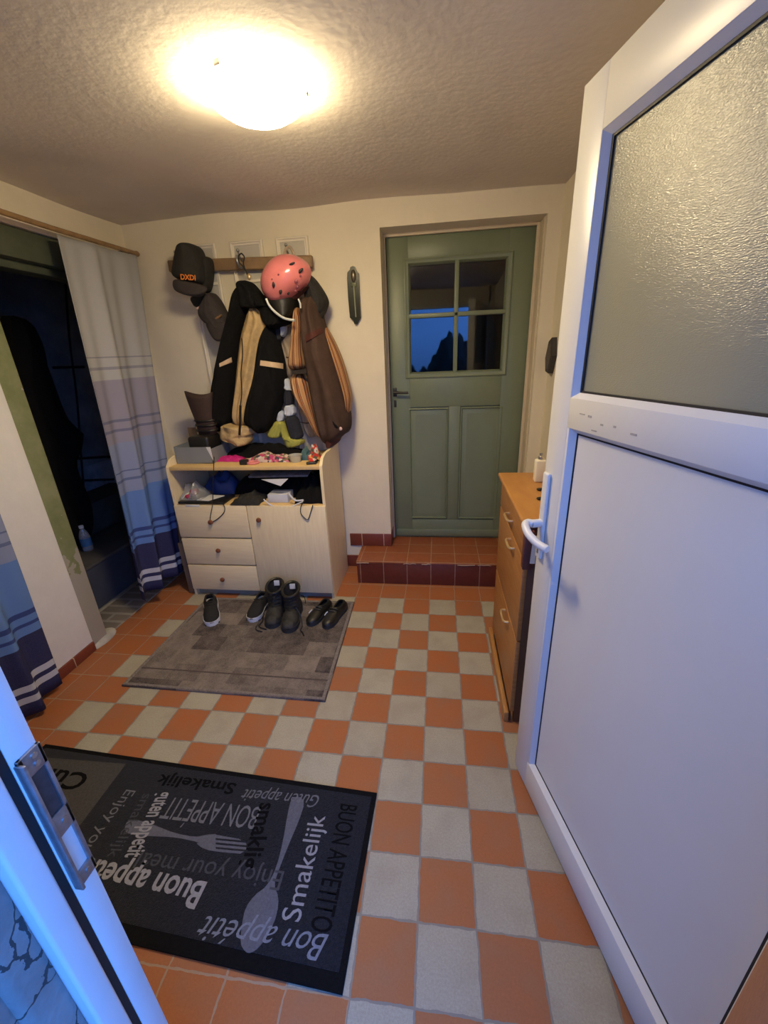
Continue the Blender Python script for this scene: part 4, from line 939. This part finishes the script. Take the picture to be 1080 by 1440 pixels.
# ------------------------------------------------------------------ rug
rg = thing('pile_rug', 'grey brown patchwork rug in front of the cabinet', 'rug', (-1.03, -.5, 0), math.radians(-.4))
rc = [PZ(173, 965), PZ(457, 987), PZ(500, 846), PZ(290, 840)]
def quad_slab(pts, z0, z1, n=24, wob=.002):
    b = MB(); b.prism([Vector((p.x, p.y, z0)) for p in pts], (0, 0, z1 - z0)); return b
cx, cy = -1.03, -.5
rc = [Vector((-1.578, -.915)), Vector((-.484, -.925)), Vector((-.505, -.072)), Vector((-1.565, -.085))]
rc3 = [Vector((p.x, p.y, 0)) for p in rc]
b = quad_slab(rc3, 0.0005, .011); b.build('pile', M['rug'], rg)
def edge_strip(b, a, c, w, z):
    d = (c - a).normalized(); n = Vector((-d.y, d.x, 0)); b.prism([a - d * .003 - n * .004 + Vector((0, 0, z)), c + d * .003 - n * .004 + Vector((0, 0, z)), c + n * w + Vector((0, 0, z)), a + n * w + Vector((0, 0, z))], (0, 0, .0115 - z + .0012))
b = MB(); rs = []
for d, z in ((-.005, .0008), (-.004, .0095), (.004, .0135), (.016, .0135), (.02, .0115), (.02, .0008)):
    c0 = sum(rc3, Vector()) / 4
    rs.append([b.bm.verts.new((p.x + math.copysign(d, c0.x - p.x), p.y + math.copysign(d, c0.y - p.y), z)) for p in rc3])
for A, B_ in zip(rs, rs[1:] + rs[:1]):
    for i in range(4): b.face((A[i], A[(i + 1) % 4], B_[(i + 1) % 4], B_[i]))
b.build('binding', M['rug_edge'], rg)
b = MB(); o = Vector((0, .13, 0)); edge_strip(b, rc3[0] + o + Vector((.02, 0, 0)), rc3[1] + o - Vector((.02, 0, 0)), .004, .009); b.build('border_line', mat('rug_line', (.10, .08, .075), .95, .3, 100), rg)

# ------------------------------------------------------------------ door mat with lettering
ma = [PZ(528, 1118), PZ(484, 1398)]
mz = .009
fr_, nr_ = Vector((-.172, -1.340, 0)), Vector((-.188, -1.868, 0))
dv = Vector((-.99885, .0479, 0))
mc = [nr_, fr_, fr_ + dv * 1.5, nr_ + dv * 1.5]
mt = thing('doormat', 'black kitchen doormat printed with bon appetit words and cutlery', 'doormat', (-.9, -1.57, 0))
b = quad_slab(mc, .0005, .0078); b.build('border', M['mat_edge'], mt)
ins = .018
cen = sum(mc, Vector()) / 4
def inset(p, d): return p + (Vector((math.copysign(d, cen.x - p.x), math.copysign(d, cen.y - p.y), 0)))
b = quad_slab([inset(mc[0], ins) + Vector((0, .02, 0)), inset(mc[1], ins), inset(mc[2], ins), inset(mc[3], ins) + Vector((0, .02, 0))], .004, mz); b.build('pile', M['mat'], mt)
def FZ(x, y): return PZ(x, y, mz)
def c6(x, y): return FZ(0 + x / 1.9286, 1030 + y / 1.9286)
def c7(x, y): return FZ(60 + x / 3.857, 1040 + y / 3.857)
def c8(x, y): return FZ(280 + x / 3.857, 1080 + y / 3.857)
b = MB(); g = [c7(452, 132), c7(205, 462), FZ(40, 1190), FZ(20, 1062)]; b.prism([Vector((p.x, p.y, mz - .001)) for p in g], (0, 0, .0014)); b.build('grey_patch', M['mat_grey'], mt)
def flat(name, pts, m, h=.0012, it=1):
    b = MB(); b.prism([Vector((p.x, p.y, mz - .0005)) for p in rounded(pts, it)], (0, 0, h)); return b.build(name, m, mt, smooth=False)
flat('spoon_print', [c8(250, 1000), c8(222, 950), c8(232, 850), c8(250, 760), c8(300, 690), c8(370, 640), c8(420, 540), c8(455, 400), c8(480, 250), c8(500, 165), c8(545, 152), c8(575, 185), c8(540, 290), c8(480, 430), c8(430, 560), c8(405, 635), c8(432, 700), c8(425, 790), c8(380, 900), c8(320, 980), c8(280, 1005)], M['t_cutlery'])
flat('fork_print', [c7(460, 435), c7(530, 438), c7(620, 470), c7(720, 510), c7(830, 530), c7(880, 518), c7(940, 512), c6(585, 278), c6(668, 292), c6(668, 330), c6(600, 325), c6(555, 318), c6(530, 300), c7(860, 560), c7(720, 530), c7(600, 525), c7(500, 520), c7(440, 500)], M['t_cutlery'])
for k in range(3):
    y = 289 + k * 12; flat('fork_gap', [c6(585, y - 2), c6(672, y + 6), c6(672, y + 11), c6(585, y + 3)], M['mat'], .0016, 0)
def fl(p): return Vector((p.x, p.y, mz + .0004))
def wordz(txt, s, e, c, m, **kw): lay_text(txt, fl(s), fl(e), fl(c), M[m], mt, lift=Vector((0, 0, .0006)), **kw)
wordz('Bon appétit', c8(705, 905), c8(25, 800), c8(640, 1050), 't_light', shear=.4)
wordz('Smakelijk', c8(545, 838), c8(685, 262), c8(445, 812), 't_white', bold=.003)
wordz('BUON APPETITO', c8(770, 195), c8(600, 880), c8(860, 205), 't_dark', bold=.005)
wordz('Guten appetit', c8(655, 150), c8(245, 115), c8(640, 218), 't_grey', shear=.35)
wordz('BON APPÉTIT', c6(710, 203), c6(465, 176), c6(688, 264), 't_grey')
wordz('Enjoy your meal', c6(772, 377), c6(385, 325), c6(752, 430), 't_dim')
wordz('Buon appetito', c6(562, 408), c6(215, 335), c6(540, 482), 't_white', bold=.022)
wordz('guten appetit', c7(632, 285), c7(445, 640), c7(700, 318), 't_white', bold=.02)
wordz('Enjoy your', c7(455, 272), c7(170, 650), c7(500, 290), 't_grey')
wordz('smakelijk', c7(548, 295), c7(345, 640), c7(592, 312), 't_dim')
wordz('Smakelijk', c7(1055, 240), c7(640, 190), c7(1045, 300), 't_dark', bold=.02)
wordz('smaklig', c8(335, 190), c8(225, 545), c8(415, 205), 't_dark', bold=.02)
wordz('Cui', c7(265, 190), c7(60, 160), c7(235, 285), 't_dark', bold=.02)

# ------------------------------------------------------------------ shoes
def shoe(name, label, cat, heel, toe, W, prof, sole_t, um, sm, grp=None, open_to=.48, shaft=None, lift=.0125, sole_h=None):
    heel = Vector((heel[0], heel[1], lift)); toe = Vector((toe[0], toe[1], lift)); L = (toe - heel).length; rz = math.atan2(toe.y - heel.y, toe.x - heel.x)
    r = thing(name, label, cat, heel, rz, grp)
    ws = [(0, .62), (.06, .82), (.18, .92), (.35, .84), (.5, .86), (.68, 1.0), (.82, .97), (.92, .78), (.98, .5), (1.0, .25)]
    def ip(tab, t):
        for (a, va), (c, vc) in zip(tab, tab[1:]):
            if a <= t <= c: return va + (vc - va) * (t - a) / (c - a)
        return tab[-1][1]
    n, k = 22, 14
    b = MB(); lo, hi = [], []
    for i in range(n + 1):
        t = i / n; w = W / 2 * ip(ws, t) * 1.05; st = sole_t * (1.25 if t < .12 else 1) * (1 + .3 * max(0, t - .8) * 5 * .4)
        lo.append((b.bm.verts.new((L * t, -w * .96, .0)), b.bm.verts.new((L * t, w * .96, .0)))); hi.append((b.bm.verts.new((L * t, -w, st)), b.bm.verts.new((L * t, w, st))))
    for i in range(n):
        b.face((lo[i][0], lo[i + 1][0], hi[i + 1][0], hi[i][0])); b.face((lo[i + 1][1], lo[i][1], hi[i][1], hi[i + 1][1])); b.face((lo[i][0], lo[i][1], lo[i + 1][1], lo[i + 1][0])); b.face((hi[i][0], hi[i + 1][0], hi[i + 1][1], hi[i][1]))
    b.face((lo[0][0], hi[0][0], hi[0][1], lo[0][1])); b.face((lo[n][0], lo[n][1], hi[n][1], hi[n][0]))
    b.build('sole', sm, r, local=True, ang=50)
    b = MB(); rings = []
    for i in range(n + 1):
        t = i / n; w = W / 2 * ip(ws, t); h = ip(prof, t); ring = []
        op = .04 < t < open_to
        half = .30 if op and shaft is None else .0
        for q in range(k + 1):
            s_ = q / k
            a = PI * s_ if not op else None
            if op:
                amax = PI / 2 - .62 * math.sin(PI * min(1, (t - .04) / (open_to - .04))) ** .6
                a = s_ * 2 * amax if s_ <= .5 else PI - (1 - s_) * 2 * amax
            ring.append(b.bm.verts.new((L * t, -w * math.cos(a), sole_t * .8 + (h - sole_t * .8) * math.sin(a) ** .75)))
        rings.append((ring, op))
    for i in range(n):
        A, o1 = rings[i]; B_, o2 = rings[i + 1]
        for q in range(k):
            if (o1 and o2) and q in (k // 2 - 0,) : continue
            b.face((A[q], A[q + 1], B_[q + 1], B_[q]))
    b.face(rings[0][0]); b.face(rings[n][0][::-1])
    up = b.build('upper', um, r, local=True, ang=70)
    if shaft is None:
        b = MB(); b.ell((L * open_to * .52, 0, sole_t + .01), (L * open_to * .42, W * .30, .006)); b.build('insole', M['boot_black'], r, local=True)
        b = MB(); pts = []
        for q in range(20):
            a = 2 * PI * q / 20; t = open_to * (.5 + .46 * math.cos(a)) + .01; pts.append((L * t, W * .27 * math.sin(a), ip(prof, t) * .93 + .002))
        b.tube(pts, .006, 6, closed=True); b.build('collar', um, r, local=True)
    return r, L, up
MBk = M['boot_black']
sn = [(0, .062), (.1, .085), (.3, .072), (.48, .088), (.6, .078), (.75, .062), (.9, .050), (1, .03)]
for lab, hl, to in (('black sneaker with white sole standing alone at the left of the rug', (-1.500, -.150), (-1.350, -.405)), ('black sneaker with white sole close beside the tall boots', (-1.125, -.095), (-1.115, -.350))):
    r, L, up = shoe('sneaker', lab, 'shoe', hl, to, .098, sn, .028, mat('black_knit', (.010, .010, .011), .8, .3, 60, .2, 120), M['sole_white'], 'black sneakers')
    b = MB(); b.box(.01, L * .93, -.043, .043, -.0005, .006, .002); b.build('outsole', M['navy'], r, local=True)
    b = MB()
    for i in range(4):
        x = L * (.50 + .055 * i); b.tube(smoothpath([(x, -.022, .088 - .010 * i), (x + .004, 0, .095 - .011 * i), (x, .022, .088 - .010 * i)], 3), .003, 6)
    b.build('laces', MBk, r, local=True)
bo = [(0, .075), (.1, .10), (.3, .11), (.48, .108), (.6, .092), (.75, .074), (.9, .064), (1, .04)]
for lab, hl, to, dz in (('worn black lace-up boot, left of the pair on the rug', (-1.005, -.115), (-.962, -.405), 0), ('worn black lace-up boot, right of the pair on the rug', (-.885, -.150), (-.842, -.440), 0)):
    r, L, up = shoe('work_boot', lab, 'boot', hl, to, .108, bo, .030, M['boot_worn'], M['sole_grey'], 'worn lace-up boots', open_to=.05, shaft=1)
    b = MB(); rings = []; K = 20
    secs = [(.105, .066, .052, .045, 0), (.105, .070, .054, .085, 0), (.100, .064, .050, .13, 0), (.098, .066, .052, .165, .008), (.097, .070, .055, .19, .016), (.097, .066, .051, .193, .016), (.098, .060, .045, .165, .008), (.104, .058, .044, .09, 0), (.104, .001, .001, .088, 0)]
    for cxx, ax, ay, zz, tilt in secs:
        rings.append([b.bm.verts.new((cxx + ax * math.cos(2 * PI * q / K), ay * math.sin(2 * PI * q / K), zz + tilt * math.cos(2 * PI * q / K + PI))) for q in range(K)])
    for A, B_ in zip(rings, rings[1:]):
        for q in range(K): b.face((A[q], A[(q + 1) % K], B_[(q + 1) % K], B_[q]))
    b.face(rings[0][::-1]); b.face(rings[-1]); b.build('shaft', M['boot_worn'], r, local=True, ang=60)
    b = MB(); b.ell((.097, 0, .180), (.071, .056, .012)); 
    b.bm.free(); b = MB(); b.tube([(.097 + .068 * math.cos(2 * PI * q / 20), .053 * math.sin(2 * PI * q / 20), .188 - .016 * math.cos(2 * PI * q / 20)) for q in range(20)], .009, 8, closed=True); b.build('padded_collar', MBk, r, local=True)
    b = MB(); b.box(-.0015, .0015, -.018, .018, -.018, .018, .001, mx=Matrix.Translation((.044, .0, .178)) @ Matrix.Rotation(-.15, 4, 'Y')); b.build('size_label', M['paper'], r, local=True)
    b = MB()
    for i in range(5):
        zz = .085 + .020 * i; xx = .185 - .006 * i if i < 2 else .172 - .002 * i
        b.tube(smoothpath([(xx - .02, -.036, zz), (xx + .004, 0, zz + .006), (xx - .02, .036, zz)], 3), .0032, 6)
    b.build('laces', MBk, r, local=True)
    b = MB(); s_ = -1 if 'left' in lab else 1
    if s_ < 0: pts = [(.17, -.035, .10), (.19, -.062, .06), (.22, -.075, .006), (.26, -.085, .004), (.285, -.06, .004), (.30, -.03, .004)]; pts2 = [(.20, -.06, .05), (.26, -.10, .004), (.30, -.09, .004), (.32, -.05, .004)]
    else: pts = [(.17, .035, .10), (.19, .062, .06), (.23, .075, .006), (.27, .07, .004), (.30, .09, .004), (.325, .10, .004)]; pts2 = [(.10, .06, .14), (.08, .075, .12), (.10, .085, .08)]
    b.tube(smoothpath(pts, 5), .0035, 6); b.tube(smoothpath(pts2, 5), .003, 6); b.build('loose_lace', MBk, r, local=True)
sl = [(0, .050), (.1, .068), (.3, .060), (.48, .070), (.6, .064), (.75, .054), (.9, .047), (1, .03)]
for lab, hl, to in (('small black low shoe beside the boots, left of its pair', (-.665, -.135), (-.735, -.365)), ('small black low shoe at the right end of the shoe row', (-.560, -.140), (-.628, -.385))):
    r, L, up = shoe('low_shoe', lab, 'shoe', hl, to, .082, sl, .024, MBk, M['sole_grey'], 'small black low shoes')
    b = MB(); b.tube(smoothpath([(L * .62, -.030, .058), (L * .66, -.038, .05), (L * .72, -.040, .045)], 4), .0035, 6); b.build('white_glint', M['sole_white'], r, local=True)  # white glint on the shoe, set in as a pale strip
    b = MB(); b.tube(smoothpath([(L * .5, -.026, .066), (L * .53, 0, .074), (L * .5, .026, .066)], 4), .004, 6); b.tube(smoothpath([(L * .58, -.026, .062), (L * .61, 0, .069), (L * .58, .026, .062)], 4), .004, 6); b.build('laces', M['sole_grey'], r, local=True)

# ------------------------------------------------------------------ things on top of the cabinet
def T2(x, y): return PZ(x, y, ZT)
def topx(px, py, Y): p = PY(px, py, Y); return p.x
sb = thing('shoe_box', 'open grey cardboard box at the left of the cabinet top', 'box', (-1.53, .17, ZT))
x0, x1, y0, y1 = topx(250, 655, .06), topx(301, 657, .06), .06, .30
b = MB(); h = .115; t = .004
b.box(x0, x1, y0, y0 + t, ZT + .0005, ZT + h - .006); b.box(x0, x1, y1 - t, y1, ZT, ZT + h); b.box(x0, x0 + t, y0, y1, ZT, ZT + h); b.box(x1 - t, x1, y0, y1, ZT, ZT + h - .02); b.box(x0, x1, y0, y1, ZT + .0005, ZT + .004)
b.build('body', M['grey_box'], sb)
b = MB(); b.prism([Vector((x1 - .03, y0 - .001, ZT + h - .006)), Vector((x1, y0 - .001, ZT + h - .006)), Vector((x1 + .004, y0 - .001, ZT + .02))], (0, .003, 0)); b.build('torn_flap', M['paper'], sb)
b = MB(); b.box(x0 - .03, x0 + .03, .300, .305, ZT + .0, ZT + .20, .001); tag(b.build('cardboard_sheet', M['card']), 'brown cardboard sheet standing behind the grey box', 'cardboard')
rb = thing('riding_boot', 'tall dark brown boot shaft with straps standing in the grey box', 'boot', (-1.47, .2, ZT + .005))
bx0, bx1 = topx(262, 560, .2), topx(304, 560, .2); bc = (bx0 + bx1) / 2
b = MB(); rings = []; K = 24
for zz, rr, off, ph in ((ZT + .17, .062, -.0, 0), (ZT + .22, .066, 0, 0), (ZT + .26, .070, 0, 0), (ZT + .34, .082, -.005, 0), (ZT + .40, .090, -.008, .0), (ZT + .435, .094, -.010, 1)):
    rings.append([b.bm.verts.new((bc + off + rr * math.cos(2 * PI * q / K), .20 + rr * .6 * math.sin(2 * PI * q / K), zz + ph * (.012 * math.sin(2 * 2 * PI * q / K + 1.2) + .006 * math.cos(2 * PI * q / K + PI)))) for q in range(K)])
for A, B_ in zip(rings, rings[1:]):
    for q in range(K): b.face((A[q], A[(q + 1) % K], B_[(q + 1) % K], B_[q]))
o = b.build('shaft', M['boot_brown'], rb, ang=60); s_ = o.modifiers.new('thickness', 'SOLIDIFY'); s_.thickness = .004; s_.offset = -1
for zz in (ZT + .20, ZT + .235, ZT + .265):
    b = MB(); b.tube([(bc + .070 * math.cos(2 * PI * q / 24), .20 + .044 * math.sin(2 * PI * q / 24), zz + .004 * math.sin(2 * PI * q / 24)) for q in range(24)], .007, 8, closed=True); b.build('strap', MBk, rb)
b = MB(); b.box(bc - .063, bc - .052, .150, .158, ZT + .222, ZT + .240, .002); b.box(bc - .062, bc - .053, .150, .158, ZT + .258, ZT + .272, .002); b.build('buckle', M['steel'], rb)
b = MB(); b.box(bc - .092, bc + .055, .09, .26, ZT + .008, ZT + .172, .02, 3); b.tube([(bc - .06, .086, ZT + .10), (bc + .02, .086, ZT + .095)], .004, 6); b.build('foot', MBk, rb)
def cloth_heap(name, label, cat, m, x0, x1, y0, y1, z0, h, seed, group=None, nx=28, ny=16):
    b = MB(); F = []; Bk = []
    for j in range(ny + 1):
        rf, rb_ = [], []
        for i in range(nx + 1):
            u, v = i / nx, j / ny; e = (math.sin(PI * u) * math.sin(PI * v)) ** .4
            jx = .018 * noise.noise(Vector((u * 3, v * 3, seed))); jy = .018 * noise.noise(Vector((u * 3, v * 3, seed + 9)))
            z = z0 + .002 + h * e * (.75 + .5 * noise.noise(Vector((u * 4, v * 3, seed + 3))) + .2 * noise.noise(Vector((u * 10, v * 8, seed))))
            X, Y = x0 + (x1 - x0) * u + jx, y0 + (y1 - y0) * v + jy * .6
            rf.append(b.bm.verts.new((X, Y, max(z, z0 + .002)))); rb_.append(b.bm.verts.new((X, Y, z0 + .0008)))
        F.append(rf); Bk.append(rb_)
    for j in range(ny):
        for i in range(nx):
            b.face((F[j][i], F[j][i + 1], F[j + 1][i + 1], F[j + 1][i])); b.face((Bk[j][i + 1], Bk[j][i], Bk[j + 1][i], Bk[j + 1][i + 1]))
    for j in range(ny): b.face((Bk[j][0], F[j][0], F[j + 1][0], Bk[j + 1][0])); b.face((F[j][nx], Bk[j][nx], Bk[j + 1][nx], F[j + 1][nx]))
    for i in range(nx): b.face((F[0][i + 1], F[0][i], Bk[0][i], Bk[0][i + 1])); b.face((F[ny][i], F[ny][i + 1], Bk[ny][i + 1], Bk[ny][i]))
    return tag(b.build(name, m, ang=80), label, cat, group)
cloth_heap('dark_clothes', 'dark heap of clothes on the cabinet top under the black jacket', 'clothes', M['black_cloth'], topx(318, 630, .28), topx(424, 630, .28), .20, .39, ZT, .09, 3)
cloth_heap('floral_scarf', 'pink floral scarf crumpled on the cabinet top', 'scarf', M['pink_floral'], topx(352, 645, .14), topx(410, 645, .14), .075, .195, ZT, .055, 8)
cloth_heap('teal_cloth', 'teal cloth folded behind the plastic tub', 'cloth', M['teal'], topx(422, 640, .17), topx(441, 640, .17), .12, .24, ZT, .075, 12)
cloth_heap('red_floral_pouch', 'red and white floral pouch at the right end of the cabinet top', 'pouch', M['red_floral'], topx(437, 640, .14), topx(452, 640, .14), .09, .16, ZT, .115, 15, nx=16)
cloth_heap('magenta_case', 'magenta pouch beside the grey box on the cabinet top', 'pouch', M['magenta'], topx(306, 645, .12), topx(340, 645, .12), .10, .19, ZT, .038, 21)
b = MB(); p = T2(420, 645); p = Vector((topx(416, 648, .09), .09, ZT)); b.lathe([(0, .001), (.033, .001), (.043, .045), (.045, .046), (.0425, .045), (.031, .004), (0, .004)], p, 28)
tag(b.build('plastic_tub', M['tub']), 'small frosted plastic tub on the cabinet top', 'tub')
p = Vector((topx(356, 651, .045), .045, ZT + .008)); b = MB(); b.tube([(p.x + .034 * math.cos(2 * PI * q / 24), p.y + .030 * math.sin(2 * PI * q / 24), p.z) for q in range(24)], .0075, 8, closed=True)
tag(b.build('hair_band', M['pink_soft']), 'pink rubber ring lying at the cabinet top edge', 'ring')
p = Vector((topx(344, 651, .03), .03, ZT)); pa = thing('power_adapter', 'black plug adapter lying at the cabinet top edge', 'adapter', p)
b = MB(); b.box(p.x - .026, p.x + .022, .008, .048, ZT + .0005, ZT + .032, .005); b.build('body', M['black_plastic'], pa)
b = MB(); b.tube([(p.x - .02, .05, ZT + .025), (p.x - .022, .075, ZT + .03)], .0025, 6); b.tube([(p.x - .005, .05, ZT + .025), (p.x - .006, .075, ZT + .03)], .0025, 6); b.build('prong', M['steel'], pa)
p = Vector((topx(439, 656, .02), .02, ZT)); ph = thing('key_fob', 'black oval key fob at the right of the cabinet top', 'key fob', p)
b = MB(); b.box(-.035, .030, -.014, .014, .0005, .016, .007, 3, mx=Matrix.Translation(p) @ Matrix.Rotation(.3, 4, 'Z')); b.build('body', M['black_plastic'], ph)
b = MB(); b.tube([(p.x + .02, .03, ZT + .012), (p.x + .028, .06, ZT + .015)], .008, 8); b.build('strap', M['black_cloth'], ph)

# things on the open shelf
cloth_heap('blue_bag', 'blue bag lying at the rear left of the open shelf', 'bag', M['blue_bag'], -1.62, -1.36, .17, .38, ZS, .15, 31)
cloth_heap('clear_wrapper', 'crumpled clear plastic bag with red print at the shelf left end', 'plastic bag', M['clear_plastic'], -1.672, -1.49, -.02, .14, ZS, .125, 33)
b = MB(); b.ell((-1.585, .05, ZS + .055), (.03, .02, .025)); b.ell((-1.60, .0, ZS + .04), (.022, .012, .016)); tag(b.build('red_sweets', mat('red_print', (.45, .03, .10), .5, .3, 60)), 'red packet inside the crumpled clear bag', 'packet')
b = MB(); b.box(-1.655, -1.33, -.042, .12, ZS + .001, ZS + .020, .006, mx=Matrix.Identity(4)); tag(b.build('laptop_sleeve', M['black_plastic']), 'flat black case at the left front of the shelf', 'case')
b = MB(); b.prism([Vector((-1.53, -.02, ZS + .0215)), Vector((-1.44, -.035, ZS + .0215)), Vector((-1.38, .07, ZS + .023)), Vector((-1.49, .09, ZS + .023))], (0, 0, .003)); tag(b.build('leaflet', M['paper']), 'white leaflet lying on the flat black case', 'leaflet')
b = MB(); b.box(-1.60, -1.50, -.053, -.046, ZS - .012, ZS + .002, .001); tag(b.build('paper_scrap', M['paper']), 'white paper scrap hanging over the top drawer', 'paper')
cloth_heap('dark_sweater', 'dark sweater stuffed in the middle of the shelf', 'clothes', M['black_cloth'], -1.36, -1.00, .16, .39, ZS, .16, 41)
cloth_heap('grey_gloves', 'dark grey cloth spilling over the shelf front edge', 'cloth', mat('dark_grey_cloth', (.022, .021, .019), .9, .3, 30, .3, 80), -1.29, -1.09, -.048, .13, ZS, .06, 44)
cloth_heap('black_scarf', 'black bundle filling the right end of the shelf', 'clothes', M['black_cloth'], -.86, -.675, -.02, .38, ZS, .185, 47)
mg = thing('magazine_stack', 'grey magazines with a white sheet lying on dark clothes in the shelf', 'magazines', (-1.0, .1, ZS + .165))
cloth_heap('dark_fleece', 'dark fleece under the magazines in the shelf', 'clothes', M['black_cloth'], -1.10, -.83, .10, .39, ZS, .155, 49)
b = MB(); b.box(-.20, .19, -.09, .10, -.008, .006, .003, mx=Matrix.Translation((-.97, .12, ZS + .178)) @ Matrix.Rotation(.06, 4, 'Z') @ Matrix.Rotation(.10, 4, 'X')); b.build('cover', M['denim_mag'], mg)
b = MB(); b.prism([Vector((-1.07, .0, ZS + .158)), Vector((-.89, .0, ZS + .162)), Vector((-.945, -.005, ZS + .115))], (0, .003, 0)); b.build('loose_sheet', M['paper'], mg)
b = MB(); xa, xb = topx(379, 700, .03), topx(407, 700, .03); b.box(xa, xb, .0, .12, ZS + .001, ZS + .055, .003); tag(b.build('white_carton', mat('white_carton', (.60, .62, .70), .6, .05, 20)), 'small white carton on the shelf', 'carton')
b = MB(); b.tube(smoothpath([PY(340 + x / 8.3, 640 + y / 8.3, -.045) + Vector((0, 0, 0)) for x, y in ((255, 515), (330, 580), (430, 610), (560, 605), (650, 570), (720, 540))]), .0045, 8)
b.tube(smoothpath([PY(340 + x / 8.3, 640 + y / 8.3, -.03) for x, y in ((545, 440), (580, 490), (630, 530), (720, 525))]), .006, 8)
tag(b.build('white_cable', M['sole_white']), 'white cable looped over the shelf front edge', 'cable')
b = MB(); b.tube(smoothpath([PY(340 + x / 8.3, 640 + y / 8.3, CYF - .022) for x, y in ((730, 530), (690, 600), (690, 680), (740, 740), (775, 750), (800, 680), (830, 580))]), .0028, 6)
tag(b.build('black_cable', M['black_plastic']), 'thin black cable looping over the cabinet door', 'cable')
b = MB(); b.tube(smoothpath([PY(230 + x / 8.3, 640 + y / 8.3, CYF - .02) for x, y in ((590, 20), (585, 160), (578, 400), (570, 580), (545, 720), (550, 775), (600, 765), (690, 690), (715, 620), (680, 540))]), .0028, 6)
tag(b.build('charging_cable', M['black_plastic']), 'dark cord hanging from the cabinet top to the upper drawer knob', 'cable')

# ------------------------------------------------------------------ daylight and colour management
w = bpy.data.worlds.new('sky'); S.world = w; w.use_nodes = True
nt = w.node_tree; bgn = nt.nodes['Background']
tc = nt.nodes.new('ShaderNodeTexCoord'); sx = nt.nodes.new('ShaderNodeSeparateXYZ'); nt.links.new(tc.outputs['Generated'], sx.inputs[0])
cr = nt.nodes.new('ShaderNodeValToRGB'); el = cr.color_ramp.elements
el[0].position = .45; el[0].color = (.025, .075, .24, 1); el[1].position = .75; el[1].color = (.07, .29, 1.0, 1)
e = el.new(.52); e.color = (.075, .25, .85, 1)
mp = math_node(nt, 'ADD', math_node(nt, 'MULTIPLY', sx.outputs['Z'], .5), .5)
nt.links.new(mp, cr.inputs['Fac']); nt.links.new(cr.outputs['Color'], bgn.inputs['Color'])
# dusk sky: brighter towards +x, dimmer towards -x
side = math_node(nt, 'ADD', math_node(nt, 'MULTIPLY', sx.outputs['X'], .75), .88)
nt.links.new(math_node(nt, 'MULTIPLY', side, 5.2), bgn.inputs['Strength'])
S.view_settings.view_transform = 'Standard'; S.view_settings.look = 'None'; S.view_settings.gamma = 1; S.view_settings.use_curve_mapping = False
S.view_settings.exposure = 0.0
